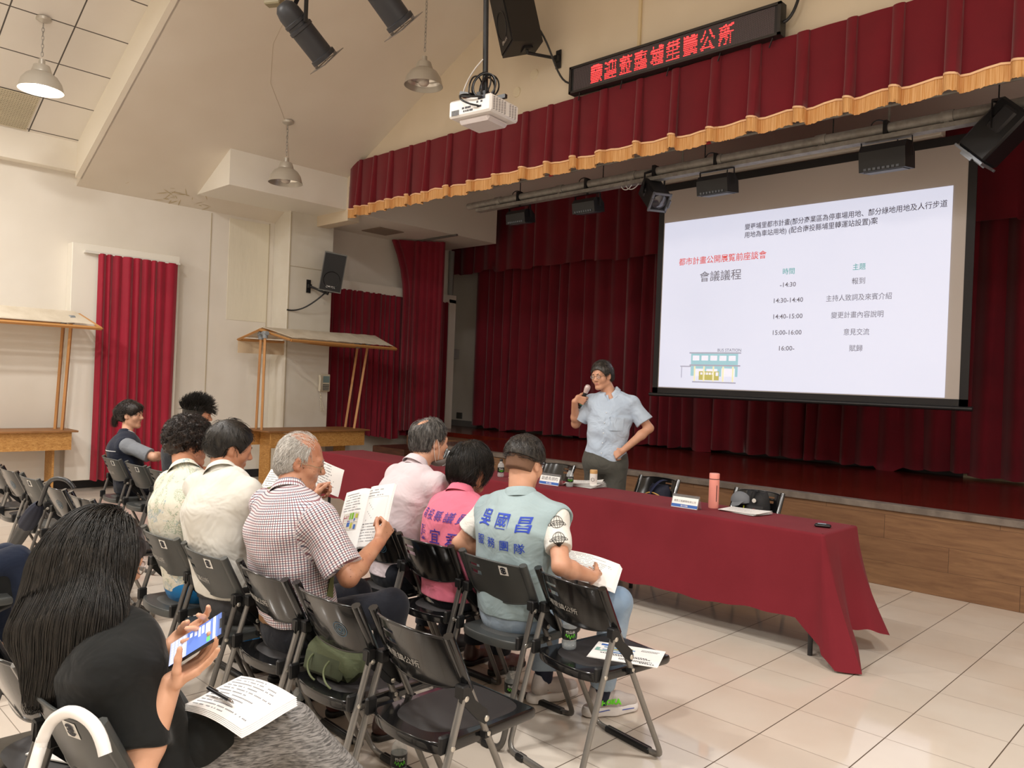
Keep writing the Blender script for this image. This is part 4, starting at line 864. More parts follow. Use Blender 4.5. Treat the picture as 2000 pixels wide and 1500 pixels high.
# ---------------------------------------------------------------- things on and around the chairs
bottle('water bottle with black label standing on the seat of the chair with the booklet',-2.185,2.665,.443,.17)
bottle('water bottle on the floor under the chair of the old man',-3.20,1.95,0,.17)
bottle('water bottle on the floor under the chair with the blue seal',-2.48,1.98,0,.17)
bottle('water bottle on the floor beside the shoes of the man in the pale blue vest',-2.71,2.86,0,.17)
def flyer(name,label,c,u,v,w_,h):
    c=A(*c); u=unit(u); v=unit(A(*v)-u*(A(*v)@u)); nn=np.cross(u,v); o=thing(name,label,'booklet',tuple(c)); P=lambda x,y,d=0:c+u*x*w_+v*y*h+nn*d
    q=lambda g,a,b,c2,d,z=.0046:g.add([P(a,b,z),P(c2,b,z),P(c2,d,z),P(a,d,z)],[(0,1,2,3)])
    for k in range(3): obj('sheet',G().box(P(.004*k,.003*k,.0008+.0012*k),(w_,h,.001),np.stack([u,v,nn],1)),paper,o)
    g=G(); q(g,-.42,.30,-.12,.40); obj('header_print',g,M('print_blue','#2d5fae',.6),o)
    for nm,col,L in (('art_blue','#7e9fc4',[(-.36,.18,.10,.25),(-.36,.03,.10,.08)]),('art_olive','#a8a568',[(-.30,.25,.06,.30),(-.30,.10,.04,.17)]),('art_teal','#86b3ad',[(-.46,.0,-.40,.14),(-.46,-.05,-.28,.0)]),('art_navy','#3f6ea6',[(-.22,-.08,-.06,-.02)])):
        g=G(); [q(g,*a) for a in L]; obj('art_print',g,M(nm,col,.6),o)
    g=G(); r=np.random.RandomState(3)
    for y,a,b,s in ((-.16,-.36,.30,.03),(-.22,-.20,.36,.03),(-.34,-.06,.40,.022),(-.39,-.06,.36,.022),(.32,.18,.44,.02),(.26,.18,.42,.02),(-.44,.24,.44,.03)):
        x=a
        while x<b: q(g,x,y,x+s*.85,y+s*1.1); x+=s*1.2
    obj('print_lettering',g,M('print_black','#2d2d33',.7),o)
flyer('booklet','printed booklet with a small blue building picture lying on the black chair seat',(-1.975,2.80,.442),(.40,.18,0),(-.18,.40,0),.30,.21)
o=thing('green_bag','dark green fabric bag with cord zips lying on the chair with the blue seal','bag',(-2.60,1.76,.443)); gb=fabm=M('bag_green','#4b5138',.85,bump=(30,.5,.01)); 
g=G().box((-2.56,1.72,.515),(.30,.13,.145),rotz(.12)@rotx(-.2),.05); obj('bag_body',g,gb,o,50); g=G().box((-2.56,1.665,.50),(.22,.03,.09),rotz(.12)@rotx(-.2),.014); obj('front_pocket',g,M('bag_green_dark','#3d432f',.85),o,50)
g=G()
for a in (-.05,.06): g.tube(bez((-2.56+a,1.65,.53),(-2.58+a,1.62,.50),(-2.52+a,1.60,.47),(-2.50+a,1.62,.452)),.004,6)
obj('zip_cord',g,M('cord_green','#636b4b',.7),o,60)
def hanging_bag(c,w_,h,col,nm,label,strapcol,extra):
    x,y,z=c; o=thing(nm,label,'bag',c); m=M(nm+'_cloth',col,.8,bump=(40,.4,.006))
    P=np.zeros((15,11,3)); 
    for i,u in enumerate(np.linspace(-1,1,15)):
        for j,v in enumerate(np.linspace(-1,1,11)): k=(1-abs(u)**3)*(1-abs(v)**3); P[i,j]=(x+u*w_/2*(1-.25*(v>0)*v**2),y-.035-.075*k**.5,z+v*h/2)
    g=G().grid(P); Q=P.copy(); Q[...,1]=y-.02; g.grid(Q[::-1]); bd=lambda R:np.concatenate([R[:,0],R[-1,1:],R[-2::-1,-1],R[0,-2:0:-1]]); g.grid(np.stack([bd(P),bd(Q)],1),cu=True); obj('bag_body',g,m,o,50); extra(o,x,y,z,m); return o
def ex1(o,x,y,z,m):
    P=[(x+.0+.062*u,y-.10-.025*(1-u*u),z-.05+.09*v) for u in (-1,0,1) for v in (-1,1)]; obj('front_pocket',G().box((x+.02,y-.105,z-.03),(.15,.03,.13),None,.014),M('pack_pocket','#1f1f21',.7),o,50)
    obj('badge',G().lathe([(0,.006),(.016,.005),(.018,0)],(x+.02,y-.123,z+.07),(0,-1,0),18),M('badge_white','#dcd8d0',.5),o,40); obj('logo_print',G().box((x+.02,y-.1215,z-.005),(.022,.003,.018)),M('logo_red','#c0352f',.6),o)
    obj('strap',G().tube(bez((x+.01,y-.02,z+.14),(x+.01,y-.09,z+.17),(x-.01,y-.12,z+.12),(x,y-.118,z+.06)),(.014,.003),6),M('strap_black','#0f0f11',.8),o,40)
    obj('pen_tube',G().tube([(x-.085,y-.1,z-.04),(x-.075,y-.105,z+.02)],.005,8),M('highlighter','#d5dd3c',.5),o,40)
hanging_bag((-2.985,5.99,.655),.22,.27,'#232325','backpack','black backpack with a white badge hung on the chair behind the pink flask',0,ex1)
o=thing('grey_cap','grey cloth cap resting over the left side of the black backpack','cap',(-3.10,5.90,.72)); s_=A(-3.095,5.90,.735)
P=np.zeros((20,8,3))
for i,a in enumerate(np.linspace(0,PI,20)):
    for j,b in enumerate(np.linspace(0,PI/2,8)): P[i,j]=s_+A(.085*math.cos(a)*math.cos(b)*1.0,-.045*math.sin(a)*math.cos(b)*1.4,.075*math.sin(b)-.03)@rotx(.2).T
N=P-s_; N/=np.linalg.norm(N,axis=2,keepdims=True)+1e-9; obj('cap_crown',G().slab(P,N,.004),M('cap_grey','#74777d',.85),o,50); obj('cap_brim',G().prism([(-.07,0),(.07,0),(.05,.05),(0,.065),(-.05,.05)],s_+A(-.0,-.05,-.03),(.8,-.2,.1),(-.2,-.7,-.6),(0,.002,.003)),M('cap_grey','#74777d',.85),o)
def ex2(o,x,y,z,m):
    obj('strap',G().tube(bez((x+.05,y-.02,z+.15),(x+.03,y-.09,z+.17),(x-.02,y-.12,z+.09),(x-.05,y-.118,z+.02)),(.026,.004),6),M('strap_navy','#1a2140',.7),o,40)
    obj('piping',G().tube(bez((x-.12,y-.10,z+.0),(x-.07,y-.12,z+.06),(x+.03,y-.125,z+.05),(x+.09,y-.11,z-.01)),.006,6),M('piping_tan','#c79a52',.6),o,40)
hanging_bag((-3.90,5.97,.63),.22,.22,'#171a2c','navy_bag','navy bag with a tan rim hung on the chair behind the table',0,ex2)
# umbrellas
o=thing('black_umbrella','folded black umbrella hooked by its curved handle on a chair back at the left','umbrella',(-5.4,1.42,.4))
hk=rnd_path([(-4.97,1.50,.885),(-4.98,1.48,.925),(-5.09,1.44,.935),(-5.17,1.42,.90),(-5.30,1.42,.76),(-5.335,1.42,.735)],.05,5); obj('handle',G().tube(hk,.0125,10),M('umbrella_handle','#26272a',.3),o,60)
a,b=A(-5.325,1.42,.75),A(-6.02,1.40,.25); d=unit(b-a); Bb=basis(d); m=40; P=[]
for i,t_ in enumerate(np.linspace(0,1,24)):
    r0=np.interp(t_,[0,.03,.12,.3,.34,.6,1],[.018,.028,.042,.046,.040,.034,.012]); an=np.linspace(0,2*PI,m,endpoint=False)+t_*1.1; rr=r0*(1+.16*np.abs(np.sin(an*4)))
    P.append(a+(b-a)*t_+np.outer(rr*np.cos(an),Bb[:,0])+np.outer(rr*np.sin(an),Bb[:,1]))
P=np.array(P).transpose(1,0,2); g=G().grid(P[:,:8],cu=True); obj('frill',g,M('umbrella_navy','#191f33',.75),o,50); g=G().grid(P[:,7:],cu=True); obj('canopy',g,M('umbrella_black','#15161a',.5),o,50)
obj('ferrule',G().cyl(b,b+d*.06,.006),blk,o,40)
o=thing('white_umbrella','umbrella with a thick white curved handle hooked on the chair back, bottom left','umbrella',(-1.95,.56,.4))
hk=rnd_path([(-1.725,.60,.79),(-1.745,.595,.84),(-1.86,.575,.85),(-1.975,.56,.785),(-1.965,.535,.70),(-1.93,.50,.60)],.055,7); obj('handle',G().tube(hk,.0135,12),M('handle_white','#e9e7e6',.25),o,60)
a,b=A(-1.93,.50,.60),A(-1.90,.47,.06); d=unit(b-a); Bb=basis(d); an=np.linspace(0,2*PI,28,endpoint=False); P=np.array([a+(b-a)*t_+np.outer(np.interp(t_,[0,.1,.3,1],[.016,.034,.038,.01])*(1+.14*np.abs(np.sin(an*4)))*np.cos(an),Bb[:,0])+np.outer(np.interp(t_,[0,.1,.3,1],[.016,.034,.038,.01])*(1+.14*np.abs(np.sin(an*4)))*np.sin(an),Bb[:,1]) for t_ in np.linspace(0,1,14)]); obj('canopy',G().grid(P.transpose(1,0,2),cu=True),M('umbrella_pale','#c9ccd6',.7),o,50)
sheets('paper_stack','white paper lying on the chair seat at the bottom left corner',(-2.58,.86,.443),.21,.29,.5,1,.004,0,lines=8)
# ---------------------------------------------------------------- people: distance-field bodies, meshed by surface nets
F4=np.float32
def smin(a,b,k):
    h=np.clip(.5+.5*(b-a)/k,0,1); return b+(a-b)*h-k*h*(1-h)
class S:
    """a list of blended primitives"""
    def __init__(s): s.p=[]
    def cap(s,a,b,ra,rb=None,k=.02,cuts=(),op='+',shell=0,sq=None): s.p.append(('c',A(*a),A(*b),ra,ra if rb is None else rb,k,cuts,op,shell,sq)); return s
    def ell(s,c,r,R=None,k=.02,cuts=(),op='+'): s.p.append(('e',A(*c),np.eye(3) if R is None else np.asarray(R),A(*r),None,k,cuts,op,0,None)); return s
    def ec(s,a,b,side,wa,da,wb,db,k=.04,cuts=(),op='+',shell=0): s.p.append(('t',A(*a),A(*b),(wa,da,wb,db),A(*side),k,cuts,op,shell,None)); return s
    def __call__(s,P):
        P=np.asarray(P,F4); d=np.full(len(P),1.,F4)
        for ty,a,b,u,v,k,cuts,op,shell,sq in s.p:
            if ty=='c':
                ab=b-a; L=max(ab@ab,1e-9); q=P-a.astype(F4); t=np.clip(q@(ab/L).astype(F4),0,1); w=q-t[:,None]*ab.astype(F4)
                if sq is not None: w=w+np.outer(w@sq[0].astype(F4),(sq[0]*(sq[1]-1)).astype(F4))
                di=np.sqrt((w*w).sum(1))-(u+(v-u)*t)
            elif ty=='e':
                q=(P-a.astype(F4))@b.astype(F4); k0=np.sqrt(((q/u.astype(F4))**2).sum(1))+1e-6; k1=np.sqrt(((q/(u*u).astype(F4))**2).sum(1))+1e-6; di=k0*(k0-1)/k1
            else:
                wa,da,wb,db=u; ab=b-a; L=np.linalg.norm(ab); z=ab/L; x=unit(v-z*(v@z)); y=np.cross(z,x); q=P-a.astype(F4); h=q@z.astype(F4); t=np.clip(h/L,0,1); e=h-t*L
                W=wa+(wb-wa)*t; Dp=da+(db-da)*t; qx=q@x.astype(F4); qy=q@y.astype(F4)
                k0=np.sqrt((qx/W)**2+(qy/Dp)**2+(e/Dp)**2)+1e-6; k1=np.sqrt((qx/W**2)**2+(qy/Dp**2)**2+(e/Dp**2)**2)+1e-6; di=k0*(k0-1)/k1
            if shell: di=np.abs(di)-shell
            for c,n in cuts: di=np.maximum(di,(P-np.asarray(c,F4))@np.asarray(n,F4))
            d=smin(d,di.astype(F4),k) if op=='+' else -smin(-d,di.astype(F4),k)
        return d
    def box(s):
        lo=np.full(3,9e9); hi=-lo
        for p in s.p:
            if p[7]!='+': continue
            r=max(p[3]) if p[0]!='c' else max(p[3],p[4])
            for q in ((p[1],) if p[0]=='e' else (p[1],p[2])): lo=np.minimum(lo,q-r); hi=np.maximum(hi,q+r)
        return lo-.03,hi+.03
def nets(fn,lo,hi,h):
    B=4; n=np.ceil((hi-lo)/h/B).astype(int)*B+B; nb=n//B
    c=np.stack(np.meshgrid(*[np.arange(m) for m in nb],indexing='ij'),-1).reshape(-1,3); pc=lo+(c*B+B/2-.5)*h; dc=fn(pc)
    V=np.repeat(np.repeat(np.repeat(np.sign(dc).reshape(nb),B,0),B,1),B,2).astype(F4)
    act=np.abs(dc)<B*h*1.25+.012; ac=c[act]; o=np.stack(np.meshgrid(*[np.arange(B)]*3,indexing='ij'),-1).reshape(-1,3)
    ix=(ac[:,None,:]*B+o[None]).reshape(-1,3)
    for s0 in range(0,len(ix),400000):
        q=ix[s0:s0+400000]; V[q[:,0],q[:,1],q[:,2]]=fn(lo+q*h)
    s=V<0; cs=[(i,j,k) for i in (0,1) for j in (0,1) for k in (0,1)]; m=[x-1 for x in n]
    cnt=sum(s[i:i+m[0],j:j+m[1],k:k+m[2]].astype(np.int8) for i,j,k in cs); act=(cnt>0)&(cnt<8)
    cell=np.argwhere(act); vid=np.full(act.shape,-1,np.int64); vid[act]=np.arange(len(cell))
    val=np.stack([V[cell[:,0]+i,cell[:,1]+j,cell[:,2]+k] for i,j,k in cs],1); acc=np.zeros((len(cell),3)); num=np.zeros(len(cell))
    for a in range(8):
        for b in range(a+1,8):
            if sum(x!=y for x,y in zip(cs[a],cs[b]))!=1: continue
            va,vb=val[:,a],val[:,b]; mm=(va<0)!=(vb<0); t=np.where(mm,va/(va-vb+1e-20),0)
            acc+=mm[:,None]*(np.array(cs[a])+t[:,None]*(np.array(cs[b])-np.array(cs[a]))); num+=mm
    v=lo+(cell+acc/num[:,None])*h; fs=[]
    for ax in range(3):
        o1,o2=[x for x in range(3) if x!=ax]; sl=[slice(1,-1)]*3; sl[ax]=slice(0,-1); s2=list(sl); s2[ax]=slice(1,None)
        a,b=s[tuple(sl)],s[tuple(s2)]; e=np.argwhere(a!=b); base=e.copy(); base[:,o1]+=1; base[:,o2]+=1; inside=a[e[:,0],e[:,1],e[:,2]]
        ids=[]
        for d1,d2 in ((-1,-1),(0,-1),(0,0),(-1,0)):
            q=base.copy(); q[:,o1]+=d1; q[:,o2]+=d2; ids.append(vid[q[:,0],q[:,1],q[:,2]])
        f=np.stack(ids,1); flip=inside if ax!=1 else ~inside; f[~flip]=f[~flip][:,::-1]; fs.append(f)
    f=np.concatenate(fs); f=f[(f>=0).all(1)]; return v,f
def frame(yaw,pitch=0,roll=0): return rotz(yaw)@rotx(pitch)@roty(roll)
def head(s,c,R,sc=1.,ears=True,fem=False):
    T=lambda *p:c+R@(A(*p)*sc)
    E=lambda p,r,k=.02,op='+',Q=None:s.ell(T(*p),A(*r)*sc,R if Q is None else R@Q,k*sc,op=op)
    K=lambda a,b,r0,r1=None,k=.015,op='+':s.cap(T(*a),T(*b),r0*sc,(r0 if r1 is None else r1)*sc,k*sc,op=op)
    E((0,-.012,.032),(.076,.096,.088)); E((0,.026,-.025),(.064,.068,.085),.03); j=.9 if fem else 1.
    K((-.052*j,.002,-.062),(-.016,.068,-.10),.02,.018,.025); K((.052*j,.002,-.062),(.016,.068,-.10),.02,.018,.025); E((0,.07,-.096),(.024*j,.02,.017),.02)
    for q in (-1,1):
        E((q*.040,.057,-.028),(.026,.024,.026),.025); E((q*.031,.099,.004),(.0165,.014,.012),.012,'-'); E((q*.031,.0805,.002),(.0145,.0115,.011),.006)
        E((q*.0125,.096,-.031),(.009,.010,.008),.006)
        if ears:
            E((q*.078,-.008,-.006),(.0095,.019,.032),.008,Q=rotz(-q*.35)); E((q*.090,.0,-.004),(.008,.009,.018),.006,'-',rotz(-q*.35)); E((q*.074,.006,-.03),(.008,.009,.010),.008)
    K((-.036,.080,.022),(.036,.080,.022),.0115,k=.02); K((0,.088,.010),(0,.108,-.026),.007,.0115,.012); 
    K((-.018,.087,-.0600),(.018,.087,-.0600),.0052,k=.008); K((-.015,.087,-.0685),(.015,.087,-.0685),.0058,k=.008); K((-.024,.098,-.0643),(.024,.098,-.0643),.0022,k=.004,op='-')
def hand(s,w,d,n,side,curl=(.5,.55,.6,.65),thumb=(.7,.35,.4),sc=1.,spread=.05,tc=.25):
    """w wrist, d fingers' direction, n the way the palm faces, side: +1 when the thumb lies along cross(d,n)"""
    w=A(*w); d=unit(d); n=unit(A(*n)-d*(A(*n)@d)); l=np.cross(d,n)*side; r=.0088*sc; tips=[]
    L=[(.040,.024,.020),(.044,.028,.021),(.041,.026,.021),(.032,.020,.019)]
    for i in range(4):
        o=(1.5-i); k0=w+d*.012*sc+l*o*.011*sc; kn=w+d*(.088-.004*abs(i-1))*sc+l*o*.0198*sc-n*.002
        s.cap(k0,kn,.0135*sc,.0105*sc,.012); p=kn; a=0; dd=unit(d+l*spread*o)
        for j,q in enumerate(L[i]):
            a+=curl[i]*(1.,1.15,.8)[j]; v=dd*math.cos(a)+n*math.sin(a); e=p+v*q*sc*1.05; s.cap(p,e,r*(1-.08*j),r*(1-.08*(j+1)),.0035); p=e
        tips.append(p)
    b=w+d*.022*sc+l*.022*sc; t=unit(d*thumb[1]+l*thumb[0]+n*thumb[2]); p=b; s.cap(w+d*.02*sc,b,.014*sc,.015*sc,.012)
    for j,q in enumerate((.040,.032,.026)):
        e=p+t*q*sc; s.cap(p,e,.0125*sc*(1-.13*j),.0125*sc*(1-.13*(j+1)),.006); p=e; t=unit(t+(d*.6-l*.5+n*.35)*tc)
    tips.append(p); return tips
def wrinkle(fn,amp,seed,f=30.):
    r=np.random.RandomState(seed); D=[(unit(r.randn(3)),f*r.uniform(.5,1.7),r.uniform(0,6),unit(r.randn(3)),f*r.uniform(.2,.5)) for _ in range(4)]
    def g(P):
        d=fn(P); w=sum(np.sin(P@a.astype(F4)*q+ph+1.6*np.sin(P@b.astype(F4)*q2)) for a,q,ph,b,q2 in D); return d+amp*w.astype(F4)/2
    return g
def grad(fn,P,e=.003):
    g=np.stack([fn(P+A(e,0,0))-fn(P-A(e,0,0)),fn(P+A(0,e,0))-fn(P-A(0,e,0)),fn(P+A(0,0,e))-fn(P-A(0,0,e))],1); return g/(np.linalg.norm(g,axis=1)[:,None]+1e-9)
def ribbons(P,w,name,mat,par,taper=.35,n=3):
    """P (strands, steps, 3) as thin tapered tubes in ONE hair mesh"""
    N,m,_=P.shape; T=np.gradient(P,axis=1); T/=np.linalg.norm(T,axis=2,keepdims=True)+1e-9; up_=np.zeros_like(T); up_[...,2]=1; up_[np.abs(T[...,2])>.9]=(1,0,0)
    X=np.cross(T,up_); X/=np.linalg.norm(X,axis=2,keepdims=True)+1e-9; Y=np.cross(T,X); t=np.linspace(0,1,m); rr=(w*(1-(1-taper)*t**2))[None,:,None]; 
    if not np.isscalar(w): rr=rr
    a=np.arange(n)*2*PI/n; V=np.stack([P+rr*(np.cos(q)*X+np.sin(q)*Y) for q in a],2).reshape(-1,3)
    i,j,k=np.meshgrid(np.arange(N),np.arange(m-1),np.arange(n),indexing='ij'); b=(i*m+j)*n; k2=(k+1)%n; f=np.stack([b+k,b+k2,b+n+k2,b+n+k],-1).reshape(-1,4)
    return obj(name,(V,f),mat,par,180)
skin=lambda nm,c,c2:M(nm,c,.48,var=(9,c2),bump=(240,.10,.002))
def strands(cap,c,R,count,length,flow,mask,seed,steps=5,lift=.0,jit=.25,grav=.15,off=.004,base=(0,-.012,.032)):
    """hair lying along the cap: roots on the scalp, growing along flow (head axes)"""
    r=np.random.RandomState(seed); q=r.randn(count*4,3); q/=np.linalg.norm(q,axis=1)[:,None]; p=q*A(.078,.098,.090)+A(*base); p=p[mask(p)][:count]
    P=c+p@R.T; out=[P]; d=flow(p)+jit*r.randn(len(p),3); d/=np.linalg.norm(d,axis=1)[:,None]; D=d@R.T; ln=length*r.uniform(.6,1.15,len(p))[:,None]/steps
    lay=off+.007*r.rand(len(p))
    for k in range(steps):
        g=grad(cap,P); D=D-g*((D*g).sum(1)-lift)[:,None]; D[:,2]-=grav/steps; D/=np.linalg.norm(D,axis=1)[:,None]+1e-9; P=P+D*ln
        dd=cap(P); P=P+grad(cap,P)*np.clip(lay*(1-.15*k)-dd,0,.03)[:,None]*(dd<lay)[:,None]; out.append(P)
    return np.stack(out,1)
def meshobj(name,fn,lo,hi,h,mat,par,extra=None,sm=180):
    v,f=nets(fn,lo,hi,h); o=obj(name,(v,f),mat,par,sm); return o
def pattern_attr(o,frames):
    """cloth coordinates: nearest limb frame (origin, axes) gives flat measures along the cloth"""
    me=o.data; n=len(me.vertices); v=np.zeros(n*3); me.vertices.foreach_get('co',v); v=v.reshape(-1,3)+np.array(WL[o.name]); best=np.full(n,9e9); uv=np.zeros((n,3))
    for a,b,rad,xh in frames:
        a,b=A(*a),A(*b); z=unit(b-a); x=unit(A(*xh)-z*(A(*xh)@z)); y=np.cross(z,x); q=v-a; t=np.clip(q@z,0,np.linalg.norm(b-a)); w=q-t[:,None]*z; d=np.linalg.norm(w,axis=1)-rad
        ang=np.arctan2(q@x,-(q@y)); m=d<best; best[m]=d[m]; uv[m]=np.stack([ang*rad,q@z,np.zeros(n)],1)[m]
    at=me.attributes.new('cloth','FLOAT_VECTOR','POINT'); at.data.foreach_set('vector',uv.ravel().astype(F4))
def project_text(par,name,lines,org,u,v,n,mat,target,off=.004):
    """lay lettering on a curved garment: cast each point along -n onto target"""
    me=target.data; L=np.array(WL[target.name]); bv=BVHTree.FromPolygons([tuple(A(*q.co)+L) for q in me.vertices],[tuple(p.vertices) for p in me.polygons]); g=G(); u,v,n=unit(u),unit(v),unit(n)
    for it in lines:
        if callable(it): tv,f=it()
        else:
            s,x,y,sz,bold,sx=it; tv,f=text_mesh(s,sz,bold,'CENTER'); tv=tv*A(sx,1,1)+A(x,y,0)
        P=A(*org)+tv[:,:1]*u+tv[:,1:2]*v; out=[]; last=0
        for p in P:
            h=bv.ray_cast(Vector(p+n*.3),Vector(-n),.6); 
            if h[0] is not None: q=np.array(h[0]); last=(q-p)@n; out.append(q+n*off)
            else: out.append(p+n*(last+off))
        g.add(out,f)
    return obj(name,g,mat,par)
def ringshape(cx,cy,rx,ry,w,n=36):
    def f():
        t=np.linspace(0,2*PI,n,endpoint=False); v=np.concatenate([np.stack([cx+(rx-w*s)*np.cos(t),cy+(ry-w*s)*np.sin(t),0*t],1) for s in (0,1)]); return v,[(i,(i+1)%n,n+(i+1)%n,n+i) for i in range(n)]
    return f
def arcshape(pts,w):
    def f():
        p=A(*pts) if not isinstance(pts,np.ndarray) else pts; t=np.gradient(p,axis=0); t/=np.linalg.norm(t,axis=1)[:,None]; nn=np.stack([-t[:,1],t[:,0]],1); a=p+nn*w/2; b=p-nn*w/2; m=len(p); v=np.concatenate([a,b]); return np.c_[v,np.zeros(len(v))],[(m+i,m+i+1,i+1,i) for i in range(m-1)]
    return f
class Person:
    def __init__(s,label,base,pel,nb,hc,hr,ty,skinm,sw=.19,hs=1.,build=1.,h=.0055,slump=.02,hipw=.085,fem=False,ears=True):
        s.o=thing('person',label,'person',base); s.pel,s.nb,s.hc=A(*pel),A(*nb),A(*hc); s.R=frame(*hr); s.ty=ty; s.b=build; s.h=h; s.skin=skinm; s.hs=hs; s.fem=fem
        s.side=rotz(ty)@A(1,0,0); s.fwd=rotz(ty)@A(0,1,0); s.up=unit(s.nb-s.pel); s.mid=(s.pel+s.nb)/2-s.fwd*slump
        s.sh={'L':s.nb-s.side*sw-A(0,0,.072)+s.fwd*.01,'R':s.nb+s.side*sw-A(0,0,.072)+s.fwd*.01}; s.arm={}; s.leg={}; s.hipw=hipw; s.B=S(); s.extra=[]; s.ears=ears
        s.neckdir=unit(s.hc-s.R@A(0,.015,.07)-s.nb)
    def arms(s,**k):
        for q,(e,w) in k.items(): s.arm[q]=(A(*e),A(*w))
        return s
    def legs(s,**k):
        for q,(kn,an,toe) in k.items(): s.leg[q]=(A(*kn),A(*an),unit(A(*toe)))
        return s
    def torso(s,t,off=0.,lo=0.,k=.05,cuts=()):
        b=s.b; a0=s.pel-s.up*lo; m=s.mid; c=s.pel+(s.nb-s.pel)*.72-s.fwd*.022; top=s.nb-s.up*.05
        t.ec(a0,m,s.side,.165*b+off,.118*b+off,.148*b+off,.11*b+off,k,cuts); t.ec(m,c,s.side,.148*b+off,.11*b+off,.168*b+off,.118*b+off,k,cuts); t.ec(c,top,s.side,.165*b+off,.115*b+off,.125*b+off,.075*b+off,k,cuts)
        return t
    def shoulders(s,t,off=0.,r=.056):
        for q in 'LR': t.cap(s.nb-s.up*.055+(s.sh[q]-s.nb)*.35,s.sh[q],(r+.008)*s.b+off,r*s.b*.95+off,.05)
        return t
    def body(s,hands=()):
        t=s.B; s.torso(t,-.012); s.shoulders(t,-.010); b=.5+.5*s.b
        t.cap(s.nb-s.up*.04,s.hc-s.R@A(0,.02,.055),.058*(.88 if s.fem else 1.06),.054*(.86 if s.fem else 1.08),.035)
        for q,(e,w) in s.arm.items(): t.cap(s.sh[q],e,.046*b,.037*b,.03); fm=e+(w-e)*.3; t.cap(e,fm,.036*b,.0385*b,.02); t.cap(fm,w,.0385*b,.0255*b,.02)
        for q,(kn,an,toe) in s.leg.items():
            hp=s.pel+s.side*(s.hipw if q=='R' else -s.hipw)-A(0,0,.015); t.cap(hp,kn,.078*b,.052*b,.03); cm=kn+(an-kn)*.33; t.cap(kn,cm,.05*b,.052*b,.02); t.cap(cm,an,.052*b,.034*b,.02); t.cap(an-A(0,0,.03),an+toe*.13-A(0,0,.055),.03,.024,.02)
        head(t,s.hc,s.R,s.hs,s.ears,s.fem)
        for hd in hands: s.tips=hand(t,**hd)
        lo,hi=t.box(); o=meshobj('body',t,lo,hi,s.h,s.skin,s.o); s.bodyobj=o
        # lips are their own colour
        lip=M('lips_'+s.skin.name,'#ab6f62' if not s.fem else '#b5645f',.45); o.data.materials.append(lip); me=o.data; n=len(me.polygons); cen=np.zeros(n*3); me.polygons.foreach_get('center',cen); cen=cen.reshape(-1,3)+np.array(WL[o.name]); q=(cen-s.hc)@s.R/s.hs
        m=(np.abs(q[:,0])<.019-.6*np.abs(q[:,2]+.064))&(np.abs(q[:,2]+.064)<.008)&(q[:,1]>.087); me.polygons.foreach_set('material_index',m.astype(np.int32)); return s
    def shirt(s,name,mat,off=.016,sleeve=.62,hem=.0,lo=.03,collar=True,tuck=None,amp=.0035,sl_r=.062,sl_e=.066,sleeves=True,armhole=False,seed=1,neck=.066,flare=0.,h=None,vneck=0):
        t=S(); c=[]
        if tuck is not None: c=[((0,0,tuck),(0,0,-1))]
        s.torso(t,off,lo,cuts=c); s.shoulders(t,off*.8)
        if flare: t.ec(s.pel-s.up*.05,s.pel+s.up*.12,s.side,.17*s.b+off+flare,.12*s.b+off+flare,.155*s.b+off,.115*s.b+off,.05)
        b=.5+.5*s.b
        if sleeves:
            for q,(e,w) in s.arm.items():
                d=e-s.sh[q]; E=s.sh[q]+d*min(sleeve,1.); dn=unit(d); t.cap(s.sh[q],E+dn*.05,sl_r*b,sl_e*b,.035,cuts=((E,dn),))
                if sleeve>1: f=w-e; E2=e+f*(sleeve-1); t.cap(e,E2+unit(f)*.05,sl_e*b,.05*b,.03,cuts=((E2,unit(f)),))
        if armhole:
            for q,(e,w) in s.arm.items(): sg=1 if q=='R' else -1; a=s.sh[q]+s.side*sg*.030+A(0,0,.0); t.cap(a,a+unit(e-s.sh[q])*.2-s.up*.0,.058*b,.06*b,.012,op='-')
        nd=s.neckdir; base=s.nb-s.up*.012
        t.cap(base+nd*.01,base+nd*.16,.052,.058,.008,op='-')
        if vneck: t.cap(s.nb+s.fwd*.09,s.nb+s.fwd*.10-s.up*vneck,.05,.01,.01,op='-')
        fn=wrinkle(t,amp,seed) if amp else t
        if tuck is None and hem: f0=fn; fn=lambda P:np.maximum(f0(P),F4(hem)-P[:,2])
        lo_,hi_=t.box(); s.cl=t; o=meshobj(name,fn,lo_,hi_,h or s.h,mat,s.o); fr=[(s.pel,s.nb,.16,s.side)]
        if sleeves:
            for q,(e,w) in s.arm.items(): fr.append((s.sh[q]+(e-s.sh[q])*.25,e,.055,s.side if abs(unit(e-s.sh[q])@s.side)<.9 else s.fwd))
        pattern_attr(o,fr)
        if collar:
            ax=unit(nd*.8+s.up*.3); B=basis(ax,-s.fwd); f=unit(s.fwd-ax*(s.fwd@ax)); x=np.cross(f,ax); c0=s.nb+ax*.022-f*.002; P=[]; n_=61; r0=neck-.010
            for a in np.linspace(.22,2*PI-.22,n_):
                fr_=max(0,math.cos(a))**1.5; e=f*math.cos(a)+x*math.sin(a); dr=-.040*fr_; r_=r0+.010*fr_
                P.append([c0+e*(r_+q)+ax*(h_+dr) for q,h_ in ((.006,-.028),(.001,.012),(.0,.030),(.003,.034),(.009,.031),(.017,.012),(.026+.012*fr_,-.012-.01*fr_))])
            P=np.array(P); Nn=np.gradient(P,axis=1); Nn=np.cross(Nn,np.gradient(P,axis=0)); Nn/=np.linalg.norm(Nn,axis=2,keepdims=True)+1e-9; co_=obj('collar',G().slab(P,Nn,.002),mat,o,60)
